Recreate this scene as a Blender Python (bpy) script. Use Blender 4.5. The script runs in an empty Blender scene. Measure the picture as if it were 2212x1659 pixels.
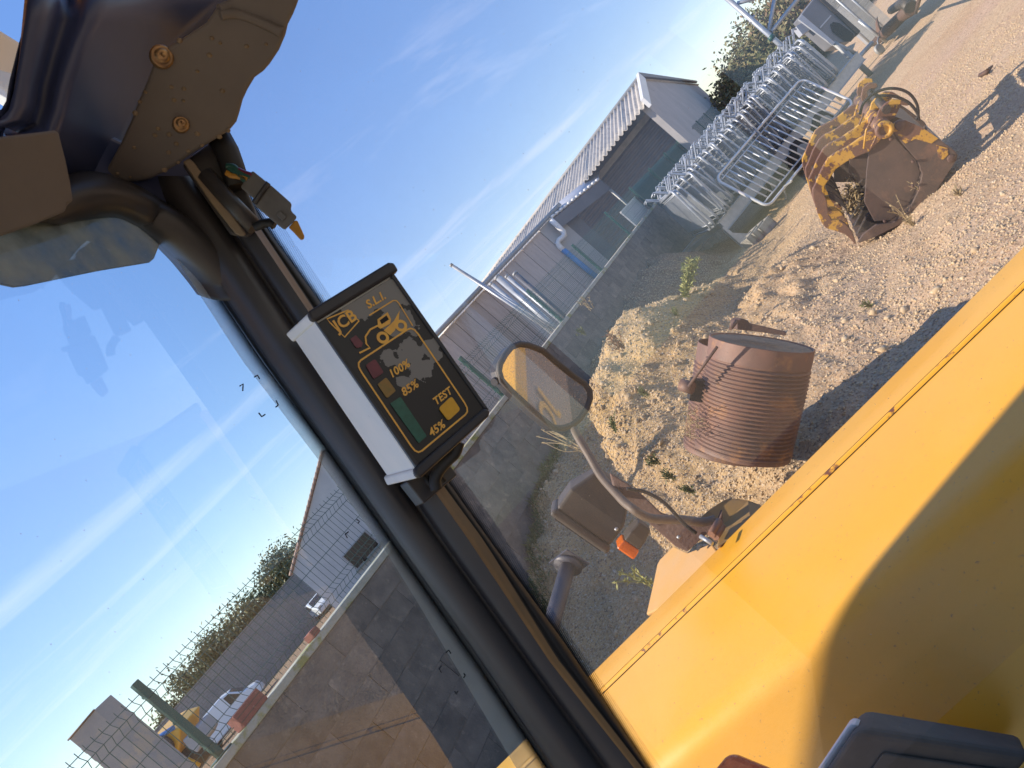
import bpy, math, random
import numpy as np
from mathutils import Vector, Matrix, noise as mn
random.seed(7); rng = np.random.default_rng(7)
SC = bpy.context.scene
COL = SC.collection
# ------------------------------------------------------------------ camera
FPX, ROLL, PITCH, EYE = 1626.0, 0.862, 0.027, 2.1      # focal length in pixels of a 2212 px wide picture
cR, sR = math.cos(ROLL), math.sin(ROLL)
R0 = np.array([1, 0, 0.]); U0 = np.array([0, math.sin(PITCH), math.cos(PITCH)])
FW = np.array([0, math.cos(PITCH), -math.sin(PITCH)])
CX = cR * R0 - sR * U0; CY = sR * R0 + cR * U0; CP = np.array([0, 0, EYE])
cam = bpy.data.cameras.new('camera'); co = bpy.data.objects.new('camera', cam); COL.objects.link(co)
cam.sensor_width = 36; cam.lens = 36 * FPX / 2212; cam.clip_start = .05; cam.clip_end = 3000
co.matrix_world = Matrix(((CX[0], CY[0], -FW[0], 0), (CX[1], CY[1], -FW[1], 0), (CX[2], CY[2], -FW[2], EYE), (0, 0, 0, 1)))
cam.dof.use_dof = True; cam.dof.focus_distance = 3.0; cam.dof.aperture_fstop = 26
SC.camera = co
# ------------------------------------------------------------------ sun, sky, exposure
SUN_EL = math.radians(42); SUN_DIR = Vector((-math.cos(SUN_EL), .05 * math.cos(SUN_EL), math.sin(SUN_EL))).normalized()
sl = bpy.data.lights.new('sun', 'SUN'); sl.energy = 4.1; sl.angle = math.radians(.45); sl.color = (1, .90, .75)
so = bpy.data.objects.new('sun', sl); COL.objects.link(so); so.rotation_euler = SUN_DIR.to_track_quat('Z', 'Y').to_euler()
SC.view_settings.view_transform = 'Standard'; SC.view_settings.look = 'None'
SC.view_settings.exposure = 0.78; SC.view_settings.gamma = 1
W = bpy.data.worlds.new('World'); SC.world = W; W.use_nodes = True
nt = W.node_tree; nt.nodes.clear()
def N(t, typ, **kw):
    n = t.nodes.new(typ)
    for k, v in kw.items(): setattr(n, k, v)
    return n
def mathn(t, op, a, b=None, c=None, clamp=False):
    n = N(t, 'ShaderNodeMath', operation=op, use_clamp=clamp)
    for i, v in enumerate((a, b, c)):
        if v is None: continue
        if isinstance(v, (int, float)): n.inputs[i].default_value = v
        else: t.links.new(v, n.inputs[i])
    return n.outputs[0]
sky = N(nt, 'ShaderNodeTexSky', sky_type='NISHITA', sun_disc=False)
sky.sun_elevation = SUN_EL; sky.sun_rotation = math.atan2(SUN_DIR.x, SUN_DIR.y); sky.air_density = 1.0; sky.dust_density = .25; sky.ozone_density = 2.0; sky.altitude = 300
tc = N(nt, 'ShaderNodeTexCoord'); sep = N(nt, 'ShaderNodeSeparateXYZ'); nt.links.new(tc.outputs['Generated'], sep.inputs[0])
zz = mathn(nt, 'MAXIMUM', sep.outputs[2], .03)
px = mathn(nt, 'DIVIDE', sep.outputs[0], zz); py = mathn(nt, 'DIVIDE', sep.outputs[1], zz)
qa = mathn(nt, 'ADD', mathn(nt, 'MULTIPLY', px, .78), mathn(nt, 'MULTIPLY', py, .62))       # along the cirrus
qb = mathn(nt, 'ADD', mathn(nt, 'MULTIPLY', px, -.62), mathn(nt, 'MULTIPLY', py, .78))      # across it
cv = N(nt, 'ShaderNodeCombineXYZ'); nt.links.new(mathn(nt, 'MULTIPLY', qa, .42), cv.inputs[0]); nt.links.new(mathn(nt, 'MULTIPLY', qb, 1.5), cv.inputs[1])
n1 = N(nt, 'ShaderNodeTexNoise'); n1.inputs['Scale'].default_value = 1.3; n1.inputs['Detail'].default_value = 9; n1.inputs['Roughness'].default_value = .62; n1.inputs['Distortion'].default_value = .5
nt.links.new(cv.outputs[0], n1.inputs['Vector'])
def band(q0, w, amp):
    d = mathn(nt, 'DIVIDE', mathn(nt, 'SUBTRACT', qb, q0), w)
    return mathn(nt, 'MULTIPLY', mathn(nt, 'EXPONENT', mathn(nt, 'MULTIPLY', mathn(nt, 'MULTIPLY', d, d), -1)), amp)
bs = band(4.2, .33, .22)
for q in ((5.9, .5, .16), (7.6, .8, .17), (2.2, .35, .10)): bs = mathn(nt, 'ADD', bs, band(*q))
cl = mathn(nt, 'SUBTRACT', mathn(nt, 'ADD', n1.outputs[0], bs), .60)
cl = mathn(nt, 'MULTIPLY', cl, 2.6, clamp=True)
cl = mathn(nt, 'MULTIPLY', cl, mathn(nt, 'MULTIPLY', mathn(nt, 'SUBTRACT', sep.outputs[2], .01), 12, clamp=True))
mx = N(nt, 'ShaderNodeMix', data_type='RGBA'); nt.links.new(mathn(nt, 'MULTIPLY', cl, .34), mx.inputs[0]); gmn = N(nt, 'ShaderNodeGamma'); gmn.inputs[1].default_value = .5; nt.links.new(sky.outputs[0], gmn.inputs[0]); hsn = N(nt, 'ShaderNodeHueSaturation'); hsn.inputs['Hue'].default_value = .518; hsn.inputs['Saturation'].default_value = 1.8; hsn.inputs['Value'].default_value = 1.86; nt.links.new(gmn.outputs[0], hsn.inputs['Color']); nt.links.new(hsn.outputs[0], mx.inputs[6]); mx.inputs[7].default_value = (5.0, 5.1, 5.7, 1)
bg = N(nt, 'ShaderNodeBackground'); bg.inputs[1].default_value = .15; nt.links.new(mx.outputs[2], bg.inputs[0])
wo = N(nt, 'ShaderNodeOutputWorld'); nt.links.new(bg.outputs[0], wo.inputs[0])

# ------------------------------------------------------------------ helpers
def ray(u, v): return FW + CX * (u - 1106) / FPX - CY * (v - 829.5) / FPX
def P(u, v, t): return CP + ray(u, v) * t                     # a picture point at depth t metres
def zpl(u, v, z): r = ray(u, v); return CP + r * ((z - EYE) / r[2])
def onpl(u, v, q, n): r = ray(u, v); n = np.asarray(n, float); return CP + r * (((np.asarray(q) - CP) @ n) / (r @ n))
def nrm(a): a = np.asarray(a, float); return a / np.linalg.norm(a)
def zm(x0, y0, k):                                            # reading points off an enlarged crop of the photo
    return lambda x, y: (x0 + k * x, y0 + k * y)

class MB:
    def __init__(s): s.v = []; s.f = []; s.sm = []; s.mi = []
    def add(s, V, F, smooth=False, mi=0):
        o = len(s.v); s.v += [tuple(map(float, p)) for p in V]
        for f in F: s.f.append(tuple(i + o for i in f)); s.sm.append(smooth); s.mi.append(mi)
        return s
    def box(s, c, size, ax=None, mi=0):
        c = np.asarray(c, float); ax = np.eye(3) if ax is None else np.asarray(ax, float); h = np.asarray(size) / 2
        V = [c + ax[0] * h[0] * i + ax[1] * h[1] * j + ax[2] * h[2] * k for k in (-1, 1) for j in (-1, 1) for i in (-1, 1)]
        return s.add(V, [(0, 2, 3, 1), (4, 5, 7, 6), (0, 1, 5, 4), (2, 6, 7, 3), (0, 4, 6, 2), (1, 3, 7, 5)], mi=mi)
    def tube(s, pts, r, n=8, cap=True, closed=False, mi=0):
        pts = [np.asarray(p, float) for p in pts]; m = len(pts)
        rr = r if hasattr(r, '__len__') else [r] * m
        V = []; prev = None
        for i, p in enumerate(pts):
            if closed: t = pts[(i + 1) % m] - pts[i - 1]
            else: t = pts[min(i + 1, m - 1)] - pts[max(i - 1, 0)]
            t = nrm(t)
            if prev is None:
                a = np.array([0, 0, 1.]) if abs(t[2]) < .9 else np.array([1., 0, 0])
            else: a = prev
            b = nrm(np.cross(t, a)); a = np.cross(b, t); prev = a
            for k in range(n):
                an = 2 * math.pi * k / n; V.append(p + (a * math.cos(an) + b * math.sin(an)) * rr[i])
        F = []
        for i in range(m if closed else m - 1):
            j = (i + 1) % m
            for k in range(n): F.append((i * n + k, i * n + (k + 1) % n, j * n + (k + 1) % n, j * n + k))
        s.add(V, F, True, mi)
        if cap and not closed:
            o = len(s.v) - len(V)
            s.f += [tuple(o + k for k in range(n))[::-1], tuple(o + (m - 1) * n + k for k in range(n))]; s.sm += [False] * 2; s.mi += [mi] * 2
        return s
    def prism(s, pts, ext, mi=0):
        pts = [np.asarray(p, float) for p in pts]; e = np.asarray(ext, float); n = len(pts)
        V = pts + [p + e for p in pts]
        F = [tuple(range(n)), tuple(range(2 * n - 1, n - 1, -1))] + [(i, i + n, (i + 1) % n + n, (i + 1) % n) for i in range(n)]
        return s.add(V, F, mi=mi)
    def sheet(s, rows, smooth=True, mi=0):                    # rows of points -> quads
        n = len(rows[0]); V = [p for r in rows for p in r]
        F = [(i * n + j, i * n + j + 1, (i + 1) * n + j + 1, (i + 1) * n + j) for i in range(len(rows) - 1) for j in range(n - 1)]
        return s.add(V, F, smooth, mi)
    def lathe(s, c, ax, prof, n=24, mi=0, a0=0, a1=2 * math.pi):  # prof: (along, radius)
        ax = nrm(ax); a = nrm(np.cross(ax, [0, 0, 1.] if abs(ax[2]) < .9 else [1., 0, 0])); b = np.cross(ax, a); c = np.asarray(c, float)
        full = abs(a1 - a0 - 2 * math.pi) < 1e-6; m = n if full else n + 1
        V = [c + ax * l + (a * math.cos(a0 + (a1 - a0) * k / n) + b * math.sin(a0 + (a1 - a0) * k / n)) * r for l, r in prof for k in range(m)]
        F = [(i * m + k, i * m + (k + 1) % m, (i + 1) * m + (k + 1) % m, (i + 1) * m + k) for i in range(len(prof) - 1) for k in range(n)]
        return s.add(V, F, True, mi)
    def build(s, name, mat, parent=None, bevel=0, seg=2, solid=0, org=None, fix=True):
        me = bpy.data.meshes.new(name)
        o0 = np.array(parent.location) if parent is not None and org is None else np.array(org if org is not None else (0, 0, 0), float)
        if parent is not None and org is None:
            q = parent.parent
            while q is not None: o0 = o0 + np.array(q.location); q = q.parent
        V = np.array(s.v) - o0
        me.from_pydata(V.tolist(), [], s.f); me.polygons.foreach_set('use_smooth', s.sm)
        for m in (mat if isinstance(mat, (list, tuple)) else [mat]): me.materials.append(m)
        me.polygons.foreach_set('material_index', s.mi)
        if fix:
            import bmesh
            bm = bmesh.new(); bm.from_mesh(me); bmesh.ops.recalc_face_normals(bm, faces=bm.faces); bm.to_mesh(me); bm.free()
        o = bpy.data.objects.new(name, me); COL.objects.link(o)
        if parent is not None: o.parent = parent
        elif org is not None: o.location = org
        if solid: md = o.modifiers.new('s', 'SOLIDIFY'); md.thickness = solid; md.offset = -1
        if bevel: md = o.modifiers.new('b', 'BEVEL'); md.width = bevel; md.segments = seg; md.limit_method = 'ANGLE'; md.angle_limit = math.radians(35)
        return o
def tag(o, label=None, cat=None, group=None, kind=None):
    for k, v in (('label', label), ('category', cat), ('group', group), ('kind', kind)):
        if v: o[k] = v
    return o
def thing(name, label, cat, loc=(0, 0, 0), group=None, rz=0):
    o = bpy.data.objects.new(name, None); COL.objects.link(o); o.location = tuple(map(float, loc)); o.rotation_euler.z = rz; o.empty_display_size = .1
    return tag(o, label, cat, group)
def dup(root, loc, label, rot=None, scale=None):
    r = root.copy(); COL.objects.link(r); r.location = tuple(map(float, loc)); r['label'] = label
    if rot is not None: r.rotation_euler = rot
    if scale: r.scale = (scale,) * 3
    for ch in list(root.children):
        c = ch.copy(); COL.objects.link(c); c.parent = r
    return r
# ------------------------------------------------------------------ materials
def mat(name, c1, c2=None, scale=6., rough=.6, metal=0, bump=0, bscale=None, thr=None, c3=None, s3=20., rv=0, detail=6, rand=0, coord='Object', stretch=None, spec=.5, dist=.02, thr3=(.55, .75), rough2=None):
    m = bpy.data.materials.new(name); m.use_nodes = True; t = m.node_tree; b = t.nodes['Principled BSDF']
    b.inputs['Roughness'].default_value = rough; b.inputs['Metallic'].default_value = metal; b.inputs['Specular IOR Level'].default_value = spec
    b.inputs['Base Color'].default_value = (*c1, 1)
    tcn = N(t, 'ShaderNodeTexCoord'); vec = tcn.outputs[coord]
    if stretch:
        mp = N(t, 'ShaderNodeMapping'); mp.inputs['Scale'].default_value = stretch; t.links.new(vec, mp.inputs[0]); vec = mp.outputs[0]
    if rand:
        oi = N(t, 'ShaderNodeObjectInfo'); ad = N(t, 'ShaderNodeVectorMath', operation='ADD'); cmb = N(t, 'ShaderNodeCombineXYZ')
        t.links.new(mathn(t, 'MULTIPLY', oi.outputs['Random'], 37.), cmb.inputs[0]); t.links.new(vec, ad.inputs[0]); t.links.new(cmb.outputs[0], ad.inputs[1]); vec = ad.outputs[0]
    col = None
    if c2 is not None:
        nz = N(t, 'ShaderNodeTexNoise'); nz.inputs['Scale'].default_value = scale; nz.inputs['Detail'].default_value = detail; nz.inputs['Roughness'].default_value = .6
        t.links.new(vec, nz.inputs['Vector']); rp = N(t, 'ShaderNodeMapRange')
        lo, hi = thr if thr else (.35, .65)
        rp.inputs[1].default_value = lo; rp.inputs[2].default_value = hi; t.links.new(nz.outputs[0], rp.inputs[0])
        mxn = N(t, 'ShaderNodeMix', data_type='RGBA'); mxn.inputs[6].default_value = (*c1, 1); mxn.inputs[7].default_value = (*c2, 1); t.links.new(rp.outputs[0], mxn.inputs[0]); col = mxn.outputs[2]
        if rough2 is not None:
            r2 = N(t, 'ShaderNodeMapRange'); r2.inputs[3].default_value = rough; r2.inputs[4].default_value = rough2; t.links.new(rp.outputs[0], r2.inputs[0]); t.links.new(r2.outputs[0], b.inputs['Roughness'])
    if c3 is not None:
        nz3 = N(t, 'ShaderNodeTexNoise'); nz3.inputs['Scale'].default_value = s3; nz3.inputs['Detail'].default_value = 8; nz3.inputs['Roughness'].default_value = .7; t.links.new(vec, nz3.inputs['Vector'])
        rp3 = N(t, 'ShaderNodeMapRange'); rp3.inputs[1].default_value = thr3[0]; rp3.inputs[2].default_value = thr3[1]; t.links.new(nz3.outputs[0], rp3.inputs[0])
        m3 = N(t, 'ShaderNodeMix', data_type='RGBA'); t.links.new(rp3.outputs[0], m3.inputs[0])
        if col is not None: t.links.new(col, m3.inputs[6])
        else: m3.inputs[6].default_value = (*c1, 1)
        m3.inputs[7].default_value = (*c3, 1); col = m3.outputs[2]
    if rv:
        oi2 = N(t, 'ShaderNodeObjectInfo'); hs = N(t, 'ShaderNodeHueSaturation')
        vv = mathn(t, 'ADD', mathn(t, 'MULTIPLY', oi2.outputs['Random'], 2 * rv), 1 - rv); t.links.new(vv, hs.inputs['Value'])
        if col is not None: t.links.new(col, hs.inputs['Color'])
        else: hs.inputs['Color'].default_value = (*c1, 1)
        col = hs.outputs[0]
    if col is not None: t.links.new(col, b.inputs['Base Color'])
    if bump:
        nb = N(t, 'ShaderNodeTexNoise'); nb.inputs['Scale'].default_value = bscale or scale * 6; nb.inputs['Detail'].default_value = 5; t.links.new(vec, nb.inputs['Vector'])
        bp = N(t, 'ShaderNodeBump'); bp.inputs['Strength'].default_value = bump; bp.inputs['Distance'].default_value = dist; t.links.new(nb.outputs[0], bp.inputs['Height']); t.links.new(bp.outputs[0], b.inputs['Normal'])
    return m
M = {}
YEL = (.80, .40, .028)
M['yellow'] = mat('yellow_paint', YEL, (.74, .425, .085), 1.6, .34, thr=(.46, .80), bump=.06, bscale=14, c3=(.46, .24, .07), s3=95, thr3=(.625, .67), dist=.006, rough2=.52)
M['seam_shade'] = mat('seam_shade', (.09, .05, .012), (.05, .025, .012), 20, .8)  # dark colour stands in for the shade inside the bonnet seam channels
M['yellow_edge'] = mat('worn_yellow_edge', YEL, (.16, .06, .03), 14, .5, thr=(.6, .64))
M['dust_yellow'] = mat('dusty_yellow', (.62, .38, .16), (.66, .36, .08), 5, .7)
M['dust_panel'] = mat('dusty_grey_panel', (.36, .29, .22), (.42, .33, .24), 9, .8)
M['black_plastic'] = mat('black_plastic', (.028, .027, .031), (.038, .035, .036), 20, .5, bump=.12, bscale=300, dist=.001)
M['pillar'] = mat('pillar_paint', (.040, .040, .046), (.050, .047, .048), 12, .42, bump=.05, bscale=25, dist=.002, c3=(.05, .038, .03), s3=30, thr3=(.66, .8))
M['chamfer'] = mat('bounce_tinted_chamfer', (.20, .125, .06), (.15, .10, .055), 15, .5)  # brown base colour imitates the sunlit bonnet reflected in this strip
M['rubber'] = mat('rubber', (.012, .012, .013), None, rough=.6)
M['console'] = mat('console_plastic', (.036, .052, .125), (.044, .058, .130), 5, .38, bump=.04, bscale=60, dist=.002)
M['console_brown'] = mat('dusty_console', (.165, .146, .134), (.135, .122, .114), 8, .75, bump=.1, bscale=200, dist=.001, c3=(.11, .09, .075), s3=90, thr3=(.68, .74))
M['tan_metal'] = mat('dusty_tan_metal', (.26, .20, .13), (.20, .15, .10), 20, .5, metal=.3)
M['brass'] = mat('brass_screw', (.42, .27, .13), (.22, .14, .08), 60, .4, metal=.7)
M['case'] = mat('grey_case_metal', (.66, .71, .73), (.76, .78, .78), 14, .45, bump=.06, bscale=40, dist=.003, c3=(.38, .40, .40), s3=35, thr3=(.64, .7), stretch=(1, 1, .35))
M['ochre_print'] = mat('ochre_print', (.92, .50, .08), (.80, .42, .08), 60, .5)
M['steel'] = mat('galvanised_steel', (.33, .36, .385), (.42, .44, .46), 12, .42, metal=.4, bump=.05, bscale=40, dist=.003)
M['steel_bright'] = mat('bright_galvanised', (.55, .57, .57), (.64, .65, .64), 12, .45, metal=.15)
M['steel_dull'] = mat('dull_galvanised', (.30, .31, .31), (.38, .38, .36), 6, .6, metal=.3)
M['dark_steel'] = mat('dark_steel', (.05, .045, .042), (.09, .07, .055), 9, .55, metal=.3, bump=.15)
M['bucket'] = mat('worn_bucket_steel', (.15, .105, .085), (.10, .078, .068), 4, .5, metal=.25, bump=.12, bscale=30, c3=(.22, .13, .09), s3=7, thr3=(.52, .72), dist=.006)
M['rustyellow'] = mat('chipped_yellow', (.165, .085, .055), (.58, .32, .05), 5.5, .6, thr=(.515, .535), bump=.25, bscale=14, c3=(.22, .10, .05), s3=24, thr3=(.56, .62), rough2=.5, detail=11, dist=.01)
M['rust'] = mat('rusty_steel', (.215, .112, .075), (.145, .088, .065), 4, .62, metal=.08, c3=(.36, .185, .075), s3=5, thr3=(.55, .68), bump=.1, bscale=50, dist=.004)
M['rust_dark'] = mat('dark_rust', (.085, .05, .04), (.12, .065, .045), 12, .7, bump=.2)
M['concrete'] = mat('concrete', (.34, .32, .28), (.26, .25, .22), 6, .85, bump=.3, bscale=40)
M['block'] = mat('concrete_block', (.185, .155, .13), (.105, .092, .08), 5, .9, bump=.7, bscale=60, c3=(.27, .22, .175), s3=9, thr3=(.56, .72), rv=.20, rand=1, dist=.008)
M['mortar'] = mat('mortar', (.19, .16, .135), (.23, .195, .165), 8, .95)
M['coping'] = mat('mossy_cement_coping', (.42, .40, .34), (.32, .31, .25), 5, .9, bump=.3, bscale=50, c3=(.26, .25, .08), s3=4, thr3=(.52, .62))
M['green_metal'] = mat('green_coated_steel', (.008, .06, .048), (.012, .075, .058), 9, .45)
M['wire'] = mat('green_wire', (.035, .085, .075), None, rough=.5)
M['wood'] = mat('weathered_panel', (.50, .42, .36), (.42, .35, .30), 4, .9, bump=.25, bscale=25, rv=.10, rand=1, stretch=(3, 3, .5), dist=.01)
M['roof'] = mat('fibre_cement', (.56, .52, .45), (.46, .425, .365), 2.2, .9, bump=.3, bscale=18, c3=(.24, .21, .17), s3=5, thr3=(.55, .7), dist=.01)
M['clad'] = mat('dark_sheet_cladding', (.13, .12, .125), (.165, .15, .15), 2, .6)
M['rustclad'] = mat('rusting_sheet', (.40, .32, .28), (.31, .24, .21), 1.5, .8, c3=(.36, .17, .09), s3=.7, thr3=(.5, .7))
M['render_grey'] = mat('grey_render', (.46, .43, .40), (.39, .37, .345), 1.1, .9, bump=.1)
M['render_white'] = mat('pale_render', (.60, .59, .57), (.54, .53, .52), 1.5, .9)
M['white'] = mat('white_paint', (.78, .78, .76), (.7, .7, .68), 3, .5)
M['white_car'] = mat('white_car_paint', (.78, .79, .80), None, rough=.2)
M['blue_pvc'] = mat('blue_pvc', (.06, .22, .50), (.10, .28, .55), 3, .4)
M['tile'] = mat('roof_tile', (.47, .31, .24), (.40, .26, .20), 9, .85, rv=.15)
M['redbrick'] = mat('red_clay_block', (.29, .095, .07), (.22, .075, .06), 18, .85, bump=.3, c3=(.40, .25, .2), s3=30, thr3=(.62, .7), rand=1)
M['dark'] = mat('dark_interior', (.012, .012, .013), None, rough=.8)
M['leaf'] = mat('leaf_green', (.11, .13, .04), (.15, .15, .055), .9, .6, rand=1)
M['leaf2'] = mat('leaf_olive', (.17, .155, .055), (.21, .17, .07), .9, .65, rand=1)
M['leaf_dry'] = mat('leaf_brown', (.24, .16, .085), (.19, .12, .06), .9, .7, rand=1)
M['bark'] = mat('bark', (.09, .07, .05), (.06, .05, .04), 12, .9)
M['weed'] = mat('weed_green', (.22, .24, .055), (.32, .30, .10), 30, .7)
M['grass'] = mat('grass_green', (.10, .12, .035), (.15, .16, .06), 9, .7)
M['dry'] = mat('dry_straw', (.42, .32, .16), (.30, .22, .12), 20, .85)
M['redplant'] = mat('red_weed', (.26, .10, .05), (.20, .13, .05), 30, .8)
M['clod'] = mat('straw_clod', (.40, .30, .15), (.26, .19, .10), 30, .95, bump=.9, bscale=60, dist=.02)
M['grey_plastic'] = mat('grey_plastic', (.16, .135, .11), (.135, .115, .095), 20, .85, spec=.15, bump=.1, bscale=200, dist=.001)
M['lamp_black'] = mat('dusty_black_housing', (.055, .047, .040), (.075, .064, .052), 10, .6, c3=(.13, .11, .09), s3=120, thr3=(.6, .75), bump=.1, bscale=120, dist=.001)
M['light_steel'] = mat('light_sheet', (.50, .52, .55), (.44, .46, .49), 4, .45, metal=.2)
M['grey_cabinet'] = mat('grey_cabinet', (.19, .19, .20), (.16, .16, .17), 3, .5)
M['plug_grey'] = mat('grey_connector', (.13, .125, .12), (.10, .095, .09), 40, .55)
M['ochre_plastic'] = mat('ochre_plastic', (.42, .20, .02), (.34, .16, .02), 40, .4)
M['pink_tape'] = mat('red_white_tape', (.75, .22, .26), None, rough=.5)
M['blue_tape'] = mat('blue_sleeve', (.10, .26, .50), (.14, .30, .5), 10, .5)
M['pebble'] = mat('pebble', (.58, .445, .27), (.46, .34, .205), 22, .9, c3=(.60, .53, .41), s3=30, thr3=(.55, .66))
M['clod_sand'] = mat('sandy_clod', (.50, .37, .21), (.42, .31, .18), 12, .95, bump=.6, bscale=40, dist=.02)
M['cap_fill'] = mat('lichen_concrete', (.24, .20, .14), (.16, .14, .10), 9, .95, bump=.8, bscale=30, dist=.02)
M['soil'] = mat('brown_soil', (.20, .14, .10), (.16, .115, .085), 5, .95, bump=.4)
M['pipe_grey'] = mat('blue_grey_pipe', (.115, .115, .125), (.09, .09, .10), 6, .5, metal=.2)
M['tarp'] = mat('pale_cloth', (.62, .58, .50), (.5, .46, .4), 12, .9)
M['mesh_green'] = mat('green_screen_net', (.03, .085, .07), (.045, .10, .085), 3, .8)
M['car_glass'] = mat('car_glass', (.02, .025, .03), None, rough=.08)
M['tyre'] = mat('tyre', (.02, .02, .02), None, rough=.8)
M['led_red'] = mat('led_red', (.10, .012, .03), (.15, .02, .04), 120, .3)
M['led_amber'] = mat('led_amber', (.30, .15, .03), (.20, .14, .03), 150, .3)
M['led_green'] = mat('led_green', (.006, .085, .06), (.012, .12, .085), 120, .3)
M['button'] = mat('yellow_button', (.72, .38, .02), (.66, .34, .02), 200, .4)
def amber():
    m = mat('amber_lens', (.85, .20, .015), (.70, .13, .01), 200, .15, bump=.5, bscale=260, dist=.002); b = m.node_tree.nodes['Principled BSDF']
    b.inputs['Transmission Weight'].default_value = .15; return m
M['amber'] = amber()
m = mat('red_amber_lens', (.60, .085, .02), (.40, .04, .02), 60, .15, bump=.4, bscale=200, dist=.002); M['redamber'] = m
def mirror_mat():
    m = mat('dusty_mirror', (.85, .86, .86), None, rough=.03, metal=1); t = m.node_tree; b = t.nodes['Principled BSDF']; o = t.nodes['Material Output']
    df = N(t, 'ShaderNodeBsdfDiffuse'); df.inputs[0].default_value = (.56, .46, .34, 1)
    nz = N(t, 'ShaderNodeTexNoise'); nz.inputs['Scale'].default_value = 150; nz.inputs['Detail'].default_value = 3
    tcn = N(t, 'ShaderNodeTexCoord'); t.links.new(tcn.outputs['Object'], nz.inputs['Vector'])
    rp = N(t, 'ShaderNodeMapRange'); rp.inputs[1].default_value = .45; rp.inputs[2].default_value = .75; rp.inputs[3].default_value = .12; rp.inputs[4].default_value = .55; t.links.new(nz.outputs[0], rp.inputs[0])
    ms = N(t, 'ShaderNodeMixShader'); t.links.new(rp.outputs[0], ms.inputs[0]); t.links.new(b.outputs[0], ms.inputs[1]); t.links.new(df.outputs[0], ms.inputs[2]); t.links.new(ms.outputs[0], o.inputs[0]); return m
M['mirror'] = mirror_mat()
def glass_mat(name, tint, dust, speck, refl):
    m = bpy.data.materials.new(name); m.use_nodes = True; t = m.node_tree; t.nodes.clear(); o = N(t, 'ShaderNodeOutputMaterial')
    tr = N(t, 'ShaderNodeBsdfTransparent'); tr.inputs[0].default_value = (*tint, 1); gl = N(t, 'ShaderNodeBsdfGlossy'); gl.inputs['Roughness'].default_value = .0
    geo = N(t, 'ShaderNodeNewGeometry'); dt_ = N(t, 'ShaderNodeVectorMath', operation='DOT_PRODUCT'); t.links.new(geo.outputs['Incoming'], dt_.inputs[0]); t.links.new(geo.outputs['Normal'], dt_.inputs[1])
    fr_ = mathn(t, 'ADD', mathn(t, 'MULTIPLY', mathn(t, 'POWER', mathn(t, 'SUBTRACT', 1., mathn(t, 'ABSOLUTE', dt_.outputs['Value'])), 5.), .96), .04)
    m1 = N(t, 'ShaderNodeMixShader'); t.links.new(mathn(t, 'MULTIPLY', fr_, refl, clamp=True), m1.inputs[0]); t.links.new(tr.outputs[0], m1.inputs[1]); t.links.new(gl.outputs[0], m1.inputs[2])
    tcn = N(t, 'ShaderNodeTexCoord')
    vo = N(t, 'ShaderNodeTexVoronoi', feature='F1'); vo.inputs['Scale'].default_value = 190; t.links.new(tcn.outputs['Object'], vo.inputs['Vector'])
    sz = N(t, 'ShaderNodeSeparateColor'); t.links.new(vo.outputs['Color'], sz.inputs[0])
    rad = mathn(t, 'MULTIPLY', mathn(t, 'POWER', sz.outputs[0], 6), .14)
    sp = mathn(t, 'MULTIPLY', mathn(t, 'LESS_THAN', vo.outputs['Distance'], rad), speck)
    nz = N(t, 'ShaderNodeTexNoise'); nz.inputs['Scale'].default_value = 5; nz.inputs['Detail'].default_value = 9; nz.inputs['Roughness'].default_value = .7; t.links.new(tcn.outputs['Object'], nz.inputs['Vector'])
    rp = N(t, 'ShaderNodeMapRange'); rp.inputs[1].default_value = .35; rp.inputs[2].default_value = .8; rp.inputs[3].default_value = dust * .4; rp.inputs[4].default_value = dust * 2.2; t.links.new(nz.outputs[0], rp.inputs[0])
    fac = mathn(t, 'MAXIMUM', sp, rp.outputs[0])
    df = N(t, 'ShaderNodeBsdfDiffuse'); df.inputs[0].default_value = (.55, .5, .42, 1); tl = N(t, 'ShaderNodeBsdfTranslucent'); tl.inputs[0].default_value = (.6, .55, .46, 1)
    m0 = N(t, 'ShaderNodeMixShader'); m0.inputs[0].default_value = .5; t.links.new(df.outputs[0], m0.inputs[1]); t.links.new(tl.outputs[0], m0.inputs[2])
    m2 = N(t, 'ShaderNodeMixShader'); t.links.new(fac, m2.inputs[0]); t.links.new(m1.outputs[0], m2.inputs[1]); t.links.new(m0.outputs[0], m2.inputs[2]); t.links.new(m2.outputs[0], o.inputs[0]); return m
M['side_glass'] = glass_mat('dusty_side_glass', (.99, .96, .97), .045, .5, 1.9)
M['screen_glass'] = glass_mat('dusty_screen_glass', (.90, .975, 1.0), .030, .6, 1.5)
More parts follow.
